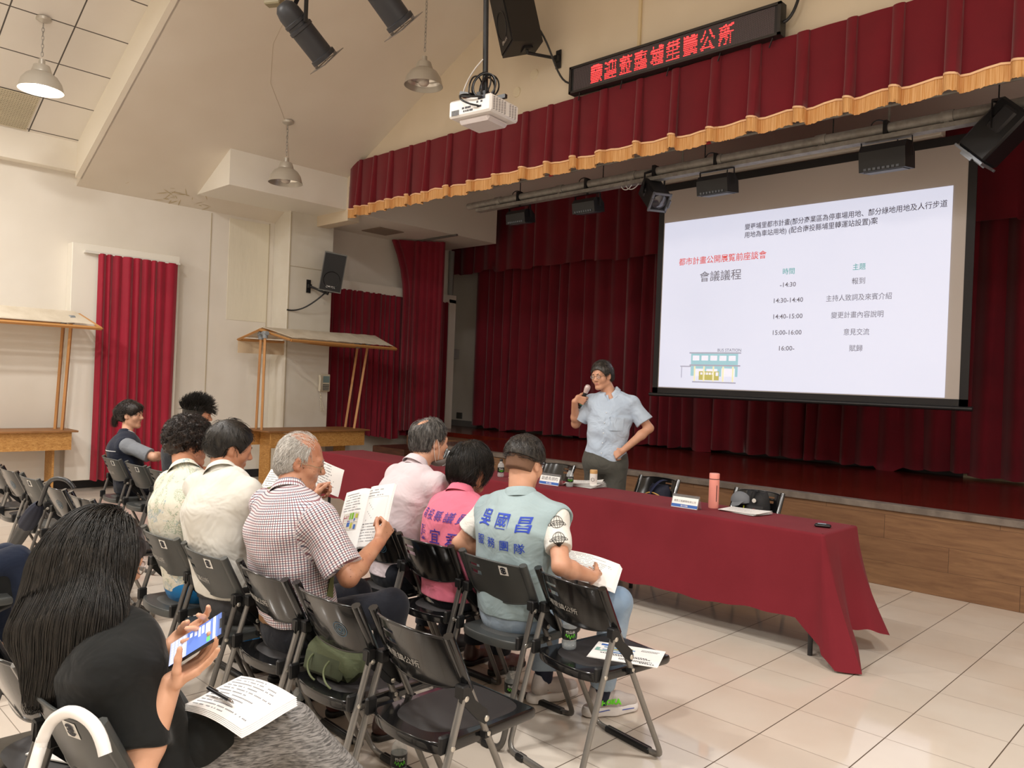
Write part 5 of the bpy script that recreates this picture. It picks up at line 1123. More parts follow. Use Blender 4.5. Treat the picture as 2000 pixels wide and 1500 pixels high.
            me=co_.data; at=me.attributes.new('cloth','FLOAT_VECTOR','POINT'); Q=np.concatenate([P.reshape(-1,3),P.reshape(-1,3)]); ii=np.tile(np.repeat(np.arange(n_),7),2)*.0075; jj=np.tile(np.tile(np.arange(7),n_),2)*.009; at.data.foreach_set('vector',np.stack([ii,jj,0*ii],1).ravel().astype(F4))
        return o
    def trousers(s,mat,top=None,off=.012,ank=.03,seed=2,amp=.003,name='trousers',rise=.10):
        t=S(); b=.5+.5*s.b; zt=top if top is not None else s.pel[2]+rise; cut=[((0,0,zt),(0,0,1))]
        s_=s.side; t.ec(s.pel-s.up*.02,s.pel+s.up*.12,s_,.168*s.b+off,.122*s.b+off,.152*s.b+off,.112*s.b+off,.04,cuts=cut)
        for q,(kn,an,toe) in s.leg.items():
            hp=s.pel+s_*(s.hipw if q=='R' else -s.hipw)-A(0,0,.015); d=unit(an-kn); E=an-d*ank
            t.cap(hp,kn,.082*b+off,.058*b+off,.045); t.cap(kn,E+d*.06,.058*b+off,.048*b+off,.03,cuts=((E,d),))
        lo,hi=t.box(); s.tr=t; return meshobj(name,wrinkle(t,amp,seed,24),lo,hi,s.h*1.15,mat,s.o)
    def shoes(s,mat,sole,name='shoe',w=.040,L=.27,chunky=0,socks=None):
        for q,(kn,an,toe) in s.leg.items():
            z0=.0; hl=A(an[0],an[1],0)-toe*.055; R=np.stack([np.cross(toe,(0,0,1)),toe,A(0,0,1)],1); P=lambda y,z,x=0:hl+toe*y+A(0,0,z+an[2]-.085)+R[:,0]*x
            t=S(); c=chunky; t.cap(P(.025,.05+c),P(.034,.105+c),.036,.033,.02,cuts=((P(.04,.118+c*1.3),(0,0,1)),)); t.cap(P(.055,.06+c),P(.15,.045+c),.040,.036,.03); t.cap(P(.15,.042+c),P(.225,.034+c),.038,.030,.03)
            t.cap(P(.046,.09+c),P(.052,.2),.031,.034,.01,op='-')
            lo,hi=t.box(); o=meshobj(name,lambda p:np.maximum(t(p),F4(P(0,.018)[2])-p[:,2]),lo,hi,.0045,mat,s.o)
            u=S(); u.cap(P(.022-chunky,.014),P(.12,.014),.036+chunky*.6,.038+chunky*.5,.03); u.cap(P(.12,.014),P(.228,.016+chunky*.4),.042+chunky*.5,.034,.03)
            lo,hi=u.box(); obj('sole',nets(lambda p:np.maximum(np.maximum(u(p),p[:,2]-F4(P(0,.026+chunky)[2])),F4(max(.001,P(0,0)[2]))-p[:,2]),lo,hi,.0045),sole,o,60)
            if socks is not None:
                d=unit(kn-an); obj('sock',G().tube([an-A(0,0,.03),an+d*.10],[.041,.050],14),socks,s.o,60)
            s.shoe_at=P; s.lastshoe=o
    def glasses(s,mat,lens=True,sc=1.,dark=None,dz=0.):
        T=lambda x,y,z:s.hc+s.R@(A(x,y,z+dz)*s.hs); g=G(); a=np.arange(24)*2*PI/24
        for q in (-1,1): g.tube(np.array([T(q*.033+.0225*math.cos(t),.102-.006*abs(math.cos(t)),.0+.0175*math.sin(t)) for t in a]),.0014*sc,6,closed=True); g.tube([T(q*.055,.098,.005),T(q*.073,.06,.008),T(q*.083,.0,.008),T(q*.081,-.02,-.004)],.0014*sc,6)
        g.tube([T(-.011,.104,.004),T(0,.106,.007),T(.011,.104,.004)],.0013*sc,6); o=obj('glasses',g,mat,s.o,60)
        if lens:
            for q in (-1,1): obj('lens',G().add([T(q*.033+.0215*math.cos(t),.101,.0165*math.sin(t)) for t in a],[tuple(range(24))]),M('lens_clear','#ffffff',.03,alpha=.12),o)
    def face_bits(s,brow='#1c1714',closed=False):
        T=lambda x,y,z:s.hc+s.R@(A(x,y,z)*s.hs); bm=M('brow_'+brow[1:],brow,.7)
        for q in (-1,1):
            obj('eyebrow',G().tube([T(q*.014,.0955,.0215),T(q*.03,.0935,.0265),T(q*.047,.082,.0215)],[.003,.0036,.0018],6),bm,s.o,60)
            if closed: obj('eyelashes',G().tube([T(q*.019,.0905,-.001),T(q*.031,.0925,-.004),T(q*.043,.087,-.001)],.0012,5),bm,s.o,60)
            else:
                e=S().ell(T(q*.031,.0822,.001),A(.0115,.0105,.0068)*s.hs,s.R); lo,hi=e.box(); obj('eye',nets(e,lo,hi,.0022),M('eye_white','#e9e4de',.15),s.o,60); obj('iris',G().lathe([(0,.001),(.0052,.0)],T(q*.031,.0928,.001),s.R@A(0,1,0),14),M('iris','#1a0f0a',.1),s.o,60); obj('eyelashes',G().tube([T(q*.018,.0905,.003),T(q*.031,.0935,.0085),T(q*.044,.086,.003)],.0012,5),bm,s.o,60)
    def cap(s,off=.012,face=(.112,.105,.118),fc=(0,.112,-.05),nape=-.072,side=-.03,extra=None,k=.01,fringe=0.):
        """short-hair volume in the head frame"""
        t=S(); T=lambda *p:s.hc+s.R@(A(*p)*s.hs); hs=s.hs
        t.ell(T(0,-.014,.034),A(.078+off,.099+off,.091+off)*hs,s.R,.01,cuts=((T(0,-.09,nape),s.R@unit(A(0,-.15,-1))),)); t.ell(T(0,-.045,-.03),A(.064+off*.6,.062+off*.6,.06)*hs,s.R,.03,cuts=((T(0,-.09,nape),s.R@unit(A(0,-.15,-1))),))
        if extra: extra(t,T)
        t.ell(T(*fc),A(*face)*hs,s.R,.006,op='-')
        for q in (-1,1): t.ell(T(q*.088,.006,-.040),A(.038,.042,.056)*hs,s.R,.006,op='-')
        return t
    def hair(s,mat,cap,count,length,flow,seed,w=.0011,h=.0045,**k):
        lo,hi=cap.box(); o=meshobj('hair',cap,lo,hi,h,mat,s.o); m0=lambda p:(cap(s.hc+(p*1.1)@s.R.T*s.hs)<.012)
        mk=k.pop('mask',None); mask=(lambda p:m0(p)&mk(p)) if mk else m0
        lim=k.pop('lim',.011); P=strands(cap,s.hc,s.R,count,length,flow,mask,seed,**k); P=P[cap(P.reshape(-1,3)).reshape(P.shape[:2]).max(1)<lim]; ribbons(P,w,'hair_strands',mat,o); return o
CROWN=A(0,-.055,.105)
def flow_crown(p,c=CROWN,fwd=0.):
    d=p-c; d/=np.linalg.norm(d,axis=1)[:,None]+1e-6; d[:,1]+=fwd; return d
# ---------------------------------------------------------------- cloth and hair materials for the people
def fab(name,c,c2=None,r=.8,wr=(11,.35,.02)):
    m=M(name,c,r,spec=.25,sheen=.1); t=m_nt[name]; v=t.coord('World')
    if c2: t.l.new(t.mix(t.ramp(t.noise(v,3,3),[(.35,0),(.7,1)]),lin(c),lin(c2)),t.b.inputs['Base Color'])
    t.bump(t.noise(v,wr[0]*.75,3,.5,dist=.55),min(1.,wr[1]*1.5),wr[2]*1.6); return m
def check_mat():
    m=M('check_shirt','#efe9ea',.8,spec=.25); t=m_nt['check_shirt']; s=t.sep(t.coord('@cloth'))
    def st(x,per,w,o=0.): return t.math('LESS_THAN',t.math('ABSOLUTE',t.math('SUBTRACT',t.math('FRACT',t.math('ADD',t.math('DIVIDE',x,per),100.+o)),.5)),w)
    c=lin('#e2dbdd')
    for x in (s[0],s[1]): c=t.mix(t.math('MULTIPLY',st(x,.019,.085),.8),c,lin('#6d1f33')); c=t.mix(t.math('MULTIPLY',st(x,.019,.085,.5),.8),c,lin('#3a3d55'))
    t.l.new(c,t.b.inputs['Base Color']); t.bump(t.noise(t.coord('World'),8,3,.5,dist=.5),.5,.03); return m
def floral(name,base,cols,sc,lines):
    m=M(name,base,.8,spec=.25); t=m_nt[name]; v=t.coord('@cloth'); c=lin(base)
    for i,(k,lo) in enumerate(cols):
        vv=t.coord('@cloth',loc=(i*3.7,i*1.3,i)); n=t.noise(vv,sc,2,dist=1.5); vo=t.new('ShaderNodeTexVoronoi',feature='DISTANCE_TO_EDGE'); t.l.new(vv,vo.inputs['Vector']); vo.inputs['Scale'].default_value=sc*lines
        e=t.math('LESS_THAN',vo.outputs['Distance'],.10); f=t.math('MULTIPLY',t.ramp(n,[(lo,0),(lo+.02,1)]),e if lines>1 else 1.); c=t.mix(f,c,lin(k))
    t.l.new(c,t.b.inputs['Base Color']); t.bump(t.noise(t.coord('World'),8,3,.5,dist=.5),.5,.03); return m
def hairm(name,c,c2,r=.38):
    m=M(name,c,r,spec=.45); t=m_nt[name]; t.l.new(t.mix(t.ramp(t.noise(t.coord('World',(1,1,.3)),70,3),[(.4,0),(.7,1)]),lin(c),lin(c2)),t.b.inputs['Base Color']); t.bump(t.noise(t.coord('World',(1,1,.25)),190,3),.5,.004); return m
sk_a=skin('skin_tan','#b98365','#ae7759'); sk_b=skin('skin_light','#cf9c80','#c48f73'); sk_c=skin('skin_old','#bd8a6d','#a66f54'); sk_d=skin('skin_fair','#d3a287','#c99779')
t=m_nt['skin_old']; n=t.noise(t.coord('World'),75,2); c0=t.b.inputs['Base Color'].links[0].from_socket; t.l.new(t.mix(t.ramp(n,[(.66,0),(.70,.75)]),c0,lin('#5b3a2b')),t.b.inputs['Base Color'])
hb=hairm('hair_black','#15120f','#2a2520'); hbs=hairm('hair_dark_brown','#1b1310','#33251d'); hg=hairm('hair_grey','#3a3735','#7d7975'); hw=hairm('hair_white','#b9b4ad','#dcd8d2'); hm_=hairm('hair_greying','#1f1b18','#4d4843')
navy=fab('trousers_navy','#191c26','#14161f'); dgrey=fab('trousers_dark_grey','#3a3a3d','#303034'); tgrey=fab('trousers_grey_green','#55544e','#4b4a45'); jean=fab('light_jeans','#6f86a0','#a9b8c6'); blk_cl=fab('black_cloth','#121413','#0d0e0e'); bshort=fab('bright_blue_cloth','#1778b8','#1468a3')
sole_w=M('sole_white','#d9d4d2',.6); sole_k=M('sole_black','#1a1714',.6); shoe_br=M('shoe_brown','#3f211b',.45); shoe_bk=M('shoe_black','#17161a',.5); frame_k=M('spectacle_black','#141213',.3); frame_g=M('spectacle_metal','#8d7c62',.3,.8)
SEAT=.445
SKIP=os.environ.get('SKIP','')
def p_blue():
    p=Person('man in a pale blue-grey vest with blue back lettering, holding papers in his lap',(-2.57,2.66,0),(-2.57,2.735,.535),(-2.575,2.735,1.035),(-2.615,2.795,1.205),(.18,-.22,0),.16,sk_b,sw=.195,build=1.12,slump=.03)
    p.arms(R=((-2.245,2.66,.79),(-2.235,2.875,.715)),L=((-2.88,2.63,.79),(-2.66,2.90,.70))).legs(R=((-2.235,3.07,.56),(-2.31,3.07,.09),(.45,.9,0)),L=((-2.66,3.06,.55),(-2.60,2.98,.09),(.3,.95,0)))
    p.body([dict(w=(-2.235,2.875,.715),d=(-.05,.10,-.035),n=(-.8,0,.45),side=1,curl=(.45,.5,.55,.6),thumb=(.4,.75,.5)),dict(w=(-2.66,2.90,.70),d=(.06,.1,-.01),n=(.8,0,.45),side=-1)])
    sh=p.shirt('tshirt',fab('tee_white','#dcdad4'),off=.004,sleeve=.66,hem=.52,sl_r=.056,sl_e=.063,collar=False,seed=4)
    v=p.shirt('vest',fab('vest_blue_grey','#9fb1b5','#93a6ab'),off=.024,sleeves=False,hem=.505,armhole=True,collar=True,seed=5,neck=.075,amp=.004)
    n=-p.fwd; u=p.side
    vb=M('embroidery_blue','#1d3fb0',.6)
    project_text(p.o,'back_lettering',[('吳',-.105,0,.076,.015,1),('國',0,-.005,.076,.012,1),('昌',.105,-.012,.076,.015,1),('服',-.115,-.092,.050,.005,1),('務',-.045,-.098,.050,.005,1),('團',.027,-.104,.050,.005,1),('隊',.098,-.11,.050,.005,1)],(-2.53,2.56,.935),u,(0,0,1),n,vb,v)
    tr=p.trousers(jean,top=.60,ank=.055,amp=.005); g=G()
    g=G().add(p.pel-p.fwd*.165*1+np.array([p.side*x+A(0,0,z) for x,z in ((.02,-.01),(.12,-.01),(.12,-.014),(.02,-.014))]),[(0,1,2,3)])
    # printed sleeve
    e=A(-2.245,2.66,.79); s0=p.sh['R']; d=unit(s0-e); nn=unit(A(.68,-.72,.12)-d*(A(.68,-.72,.12)@d)); uu=np.cross(d,nn); mk=M('print_black_sleeve','#1b1b1c',.7); L=[]
    for cy in (.088,.002):
        L+=[ringshape(0,cy,.029,.032,.0022)]+[arcshape(np.stack([k*.029*np.cos(np.linspace(-PI/2,PI/2,12)),cy+.032*np.sin(np.linspace(-PI/2,PI/2,12))],1),.0018) for k in (-.5,.0,.5)]
        L+=[ringshape(0,cy-.003,.042,.0125,.0025),('LACOSTE',0,cy-.0085,.0155,.02,1.)]
    project_text(p.o,'sleeve_print',L,e+(s0-e)*.42,uu,d,nn,mk,sh,.003)
    c0=p.cap(.0012,nape=-.03); lo,hi=c0.box(); obj('hair_fade',nets(c0,lo,hi,.005),M('hair_stubble','#6f503d',.8),p.o,180)
    c=p.cap(.012,nape=.028,fc=(0,.116,-.05)); p.hair(hm_,c,2600,.045,lambda q:flow_crown(q),3,steps=4,lift=.12,grav=.05,jit=.35)
    f=S(); T=lambda *q:p.hc+p.R@A(*q)
    p.glasses(frame_k,True,1.6); p.face_bits()
    # running shoes
    p.shoes(M('shoe_light_grey','#b9b1ae',.7,bump=(160,.3,.004)),sole_w,chunky=.014,socks=M('sock_navy','#161d33',.8))
    gm=M('shoe_green','#6fe02d',.5); o=p.lastshoe
    kn,an,toe=p.leg['R']; r_=np.cross(toe,(0,0,1))
    p.shoe_at=None
    hl=A(an[0],an[1],0)-toe*.055
    sr=[c for c in p.o.children if c.name.startswith('shoe')]
    project_text(p.o,'shoe_lettering',[('HOKA',0,0,.034,.06,1.05)],hl+toe*.095+A(0,0,.060),toe,(0,0,1),r_,gm,sr[0] if np.linalg.norm(np.array(WL[sr[0].name]))>=0 else o,.003)
    g=G().tube([hl+toe*y+r_*(.046-.02*abs(y-.1))+A(0,0,z) for y,z in ((.02,.03),(.08,.036),(.15,.03),(.22,.032))],.0022,5); obj('sole_stripe',g,M('stripe_blue','#3d56a8',.5),p.o,60)
    # papers in his hands
    paper_sheet('booklet','white printed booklet held by the man in the pale blue vest',(-2.36,2.99,.712),(.17,.10,-.035),(-.10,.16,.06),.29,.21,5,True)
def paper_sheet(name,label,c,u,v,w_,h,n,lines=True,mapart=False,fold=False,group=None,big=False):
    c=A(*c); u=unit(u); v=unit(A(*v)-u*(A(*v)@u)); nn=np.cross(u,v); o=thing(name,label,'paper',tuple(c),group=group); r=np.random.RandomState(int(abs(c[0]*91)))
    X=np.linspace(-w_/2,w_/2,17); Y=np.linspace(-h/2,h/2,9); bend=lambda x,y:.012*np.cos(x/w_*PI*1.0)*(1)+.006*np.sin(y/h*3)-(.02*np.exp(-(x/.02)**2) if fold else 0)
    P=lambda x,y,d=0:c+u*np.asarray(x)[...,None]+v*np.asarray(y)[...,None]+nn*(np.asarray(bend(np.asarray(x),np.asarray(y)))+d)[...,None]
    XX,YY=np.meshgrid(X,Y,indexing='ij')
    for k in range(n):
        q=P(XX+.004*k,YY-.003*k,-.0022*k); obj('sheet',G().slab(q,np.broadcast_to(nn,q.shape),.0012),paper,o,60)
    top=.0018
    def quad(g,x0,y0,x1,y1,d=top):
        m=max(1,int((x1-x0)/.02)); xs=np.linspace(x0,x1,m+1); g.grid(np.stack([P(xs,np.full(m+1,y0),d),P(xs,np.full(m+1,y1),d)],1))
    if lines:
        g=G(); xa,xb=(-w_*.44,w_*.44)
        cols=[(xa,-w_*.03),(w_*.04,xb)] if fold else [(xa,xb)]
        for ci,(a,b) in enumerate(cols):
            y=h*.42; 
            while y>-h*.44:
                if not (mapart and ci==0 and -h*.42<y<h*.14) and not(fold and ci==1 and -.1*h<y<.3*h):
                    x=a; end=a+(b-a)*r.uniform(.55,1)
                    while x<end-.006:
                        if r.rand()<.84: quad(g,x,y,x+.0036,y+.0042)
                        x+=.0054
                y-=.0135 if not big else .016
        obj('print_lettering',g,M('print_soft2','#85858a',.7),o)
        if fold:
            g=G()
            for a,b,c2,d in ((w_*.06,.30*h,w_*.45,.303*h),(w_*.06,-.13*h,w_*.45,-.127*h),(w_*.06,-.13*h,w_*.062,.30*h),(w_*.448,-.13*h,w_*.45,.30*h),(-.002,-h*.47,0,h*.47)): quad(g,a,b,c2,d)
            for k in range(9): quad(g,w_*(.12+.03*(k%4)),h*(.2-.035*k),w_*(.12+.03*(k%4))+.004,h*(.2-.035*k)+.006)
            obj('table_print',g,M('print_grey2','#a3a7ab',.7),o)
    if mapart:
        xa,xb,ya,yb=-w_*.40,-w_*.06,-h*.20,h*.10; bg=G(); quad(bg,xa,ya,xb,yb,top); obj('map_print',bg,M('map_grey','#cfc9bf',.7),o)
        for nm,col,L in (('map_green','#79b52e',[(.45,.62,.72,.98)]),('map_blue','#3c66b4',[(.36,.22,.55,.55),(.78,.5,.86,.65),(.84,.05,.95,.3)]),('map_red','#a4435a',[(.02,.1,.30,.14),(.06,.72,.36,.76),(.02,.30,.05,.9),(.30,.5,.42,.55),(.2,.8,.4,.84)]),('map_olive','#b7b846',[(.6,.1,.76,.4),(.84,.66,.97,.9)]),('map_road','#f2efe9',[(.31,.0,.34,1.),(.57,.0,.595,1.),(.0,.46,1.,.49),(.76,.0,.775,1.)])):
            g=G()
            for a,b,c2,d in L: quad(g,xa+(xb-xa)*a,ya+(yb-ya)*b,xa+(xb-xa)*c2,ya+(yb-ya)*d,top+(.0014 if nm=='map_road' else .0008))
            obj('map_print',g,M(nm,col,.7),o)
        for k,col in enumerate(('#8fb39b','#c98d86','#b9a08a','#d5bd91')):
            g=G(); quad(g,xa+k*.022,-h*.36,xa+k*.022+.014,-h*.24); obj('table_print',g,M('swatch%d'%k,col,.7),o)
    return o
def p_pink():
    p=Person('woman in a pink vest with purple back lettering and bobbed black hair, front row',(-3.04,2.66,0),(-3.04,2.735,.53),(-3.02,2.75,.99),(-3.045,2.845,1.135),(-.12,-.22,0),-.12,sk_a,sw=.168,build=1.02,fem=True,slump=.03)
    p.arms(R=((-2.80,2.74,.74),(-2.93,2.97,.66)),L=((-3.26,2.74,.74),(-3.14,2.97,.66))).legs(R=((-2.97,3.08,.55),(-3.0,3.06,.09),(0,1,0)),L=((-3.17,3.08,.55),(-3.20,3.06,.09),(-.1,1,0))); p.body()
    fl=floral('floral_blouse','#e7dfd2',[('#c2456a',.60),('#5d8a57',.58),('#4d5f96',.62),('#8aa05a',.6)],26,1)
    p.shirt('blouse',fl,off=.010,sleeve=.75,hem=.455,sl_r=.058,sl_e=.062,collar=False,seed=7)
    v=p.shirt('vest',fab('vest_pink','#e0788f','#d66c85'),off=.024,sleeves=False,hem=.485,armhole=True,seed=8,neck=.068,amp=.004)
    project_text(p.o,'back_lettering',[(c,-.11+i*.057,.055-.002*i,.054,.004,.9) for i,c in enumerate('南投縣議員')]+[(c,-.095+i*.095,-.05-.01*i,.08,.008,.85) for i,c in enumerate('陳宜君')],(-3.0,2.55,.84),p.side,(0,0,1),-p.fwd,M('embroidery_purple','#43308f',.6),v)
    p.trousers(navy,top=.54); p.shoes(shoe_br,sole_k)
    def ex(t,T): t.ell(T(0,-.028,.0),A(.095,.108,.105),p.R,.03); t.ell(T(0,-.03,-.045),A(.085,.085,.06),p.R,.03)
    c=p.cap(.017,face=(.074,.11,.125),fc=(0,.122,-.065),nape=-.085,extra=ex)
    p.hair(hb,c,2600,.13,lambda q:flow_crown(q),9,steps=7,grav=.6,jit=.10,off=.003,lim=.03,mask=lambda q:(q[:,2]>.0)); p.face_bits()
def p_palepink():
    p=Person('man in a pale pink shirt with thinning grey hair and lowered face mask',(-3.53,2.68,0),(-3.52,2.745,.535),(-3.455,2.79,1.095),(-3.47,2.905,1.24),(-.22,-.08,0),-.10,sk_b,sw=.19,slump=.03,build=1.04)
    p.arms(R=((-3.24,2.83,.82),(-3.30,3.05,.74)),L=((-3.70,2.83,.82),(-3.62,3.05,.72))).legs(R=((-3.40,3.10,.55),(-3.42,3.06,.09),(0,1,0)),L=((-3.62,3.10,.55),(-3.64,3.06,.09),(0,1,0))); p.body()
    p.shirt('shirt',fab('shirt_pale_pink','#d9cbcf','#d0c1c6',wr=(9,.5,.02)),off=.016,sleeve=.80,hem=.50,seed=11,amp=.005)
    o=G().box((0,0,0),(.0,.0,.0)); p.trousers(navy,top=.60); p.shoes(shoe_bk,sole_k)
    c=p.cap(.011,face=(.112,.105,.12),fc=(0,.113,-.03),nape=-.065); lo,hi=c.box()
    bald=lambda q:np.linalg.norm(q-A(0,-.062,.103),axis=1)>.040
    c2=S(); c2.p=list(c.p); c2.ell(p.hc+p.R@A(0,-.085,.135),(.06,.06,.052),p.R,.008,op='-')
    p.hair(hg,c2,2400,.075,lambda q:flow_crown(q,A(0,-.03,.12)),12,steps=6,lift=.05,grav=.3,jit=.18,mask=bald,off=.003); p.face_bits()
    T=lambda x,y,z:p.hc+p.R@A(x,y,z); m=S(); m.ell(T(0,.062,-.105),(.05,.055,.036),p.R,.01); m.ell(T(0,.05,-.085),(.049,.056,.04),p.R,.006,op='-'); lo,hi=m.box(); obj('face_mask',nets(m,lo,hi,.004),M('mask_grey','#77716d',.8),p.o,60)
    g=G()
    for q in (-1,1): g.tube(bez(T(q*.047,.04,-.10),T(q*.075,.03,-.07),T(q*.088,.02,.0),T(q*.085,-.006,.026)),.0016,5); g.tube(bez(T(q*.047,.03,-.115),T(q*.08,.0,-.09),T(q*.089,-.025,-.02),T(q*.085,-.014,.026)),.0016,5)
    obj('mask_loop',g,M('loop_white','#e5e0dc',.7),p.o,60)
def p_old():
    p=Person('old balding man in a checked shirt with an olive strap, reading an open booklet',(-2.97,1.74,0),(-2.98,1.81,.54),(-3.03,1.765,1.07),(-3.085,1.845,1.212),(-.62,-.24,0),-.02,sk_c,sw=.205,build=1.15,slump=.025,h=.005)
    p.arms(R=((-2.66,1.83,.785),(-2.79,2.07,.875)),L=((-3.38,1.90,.80),(-3.37,2.09,.97))).legs(R=((-2.82,2.17,.57),(-2.78,2.14,.09),(.1,1,0)),L=((-3.1,2.17,.56),(-3.12,2.12,.09),(0,1,0)))
    p.body([dict(w=(-2.79,2.07,.875),d=(-.015,.075,.09),n=(-.9,.1,.2),side=1,curl=(1.1,1.2,1.3,1.3),thumb=(.2,.8,.6)),dict(w=(-3.37,2.09,.97),d=(-.02,.06,.07),n=(.7,.5,-.2),side=-1,curl=(1.,1.2,1.3,1.3),thumb=(.5,.8,.5))])
    sh=p.shirt('shirt',check_mat(),off=.020,sleeve=.86,tuck=.555,seed=14,amp=.005,sl_r=.070,sl_e=.078,neck=.07)
    b=M('belt_brown','#7b5632',.5); a=p.pel+p.up*.02; p.trousers(navy,top=.575)
    s=S(); s.ec(p.pel,p.pel+p.up*.1,p.side,.168*p.b+.018,.122*p.b+.018,.162*p.b+.018,.118*p.b+.018,.02,cuts=((p.pel+p.up*.055,p.up),(p.pel+p.up*.02,-p.up))); lo,hi=s.box(); obj('belt',nets(s,lo,hi,.006),b,p.o,60)
    # strap across the back
    cl=p.cl; pts=[]; P0=p.nb-p.side*.13-A(0,0,.03); P1=p.pel+p.side*.12+A(0,0,.12); N=-p.fwd
    for t_ in np.linspace(-.18,1.,26):
        q=P0+(P1-P0)*t_; 
        if t_<0: q=P0+A(0,0,.0)+p.fwd*(-t_)*.6-A(0,0,.0)
        for _ in range(6): q=q-(float(cl(q[None])[0])-.006)*grad(cl,q[None])[0]
        pts.append(q)
    g=G(); pts=np.array(pts); T=np.gradient(pts,axis=0); T/=np.linalg.norm(T,axis=1)[:,None]; nn=grad(cl,pts); sd=np.cross(T,nn); g.slab(np.stack([pts-sd*.02,pts-sd*.007,pts+sd*.007,pts+sd*.02],1),np.stack([nn]*4,1),.003); obj('shoulder_strap',g,M('strap_olive','#656b40',.8),p.o,60)
    p.shoes(shoe_br,sole_k); p.glasses(frame_g,True,1.1,dz=-.008); p.face_bits('#8d8781')
    c=S(); c.ell(p.hc+p.R@A(0,-.012,.032),(.0765,.0965,.0885),p.R); c.ell(p.hc+p.R@A(0,-.04,-.03),(.066,.066,.06),p.R,.03)
    ring=lambda q:(q[:,2]<.075-.35*q[:,1]+.15*np.abs(q[:,0]))&(q[:,2]>-.05)&((q[:,1]<.012)|((q[:,2]>.03)&(q[:,1]<.03)))
    P=strands(c,p.hc,p.R,4200,.05,lambda q:flow_crown(q,A(0,.03,.13)),ring,15,steps=5,lift=.03,grav=.35,jit=.30,off=.001); ribbons(P,.0009,'hair',hw,p.o)
    top=S(); top.ell(p.hc+p.R@A(0,-.012,.032),(.0765,.0965,.0885),p.R); P=strands(top,p.hc,p.R,260,.05,lambda q:A(0,-1,.1)+0*q,lambda q:(q[:,2]>.06)&(q[:,1]<.05),16,steps=4,jit=.5,grav=.1,lift=.1,off=.001); ribbons(P,.0006,'hair_wisps',hw,p.o)
    paper_sheet('open_booklet','large open booklet with a coloured street map held up by the old man',(-3.045,2.16,.935),(.42,-.02,.10),(.10,.095,.25),.42,.29,3,True,True,True)
    paper_sheet('sheet_of_paper','small white sheet pinched in the left hand of the old man beside his glasses',(-3.44,2.22,1.075),(.21,.02,-.04),(.05,.03,.14),.21,.14,1,True)
def p_white():
    p=Person('man in a plain white shirt with straight black hair',(-3.5,1.73,0),(-3.50,1.775,.54),(-3.60,1.735,1.085),(-3.715,1.825,1.215),(-.30,-.25,0),.05,sk_a,sw=.205,build=1.16,slump=.03)
    p.arms(R=((-3.33,1.88,.80),(-3.55,2.10,.80)),L=((-3.92,1.86,.80),(-3.90,2.08,.83))).legs(R=((-3.38,2.17,.56),(-3.36,2.12,.09),(0,1,0)),L=((-3.64,2.17,.56),(-3.66,2.12,.09),(0,1,0)))
    p.body([dict(w=(-3.90,2.08,.83),d=(-.02,.08,.05),n=(.8,.1,.3),side=-1,curl=(1.,1.1,1.2,1.2)),dict(w=(-3.55,2.10,.80),d=(-.06,.07,.03),n=(-.6,.3,.5),side=1)])
    p.shirt('shirt',fab('shirt_white','#d3d0c8','#cac7be',wr=(8,.6,.025)),off=.022,sleeve=1.02,tuck=.56,seed=17,amp=.006,sl_r=.070,sl_e=.066,neck=.072)
    p.trousers(dgrey,top=.58); s=S(); s.ec(p.pel,p.pel+p.up*.1,p.side,.168*p.b+.018,.122*p.b+.018,.162*p.b+.018,.118*p.b+.018,.02,cuts=((p.pel+p.up*.055,p.up),(p.pel+p.up*.02,-p.up))); lo,hi=s.box(); obj('belt',nets(s,lo,hi,.006),M('belt_black','#1b1a1b',.4),p.o,60)
    p.shoes(shoe_bk,sole_k); p.face_bits()
    c=p.cap(.016,face=(.112,.100,.118),fc=(0,.118,-.05),nape=-.055); p.hair(hb,c,2600,.06,lambda q:flow_crown(q,A(.02,-.06,.11)),18,steps=5,lift=.12,grav=.15,jit=.22)
    paper_sheet('handout','white handout with a green print held by the man in the white shirt',(-3.93,2.17,.93),(.21,.03,.0),(-.02,.12,.17),.21,.29,2,True)
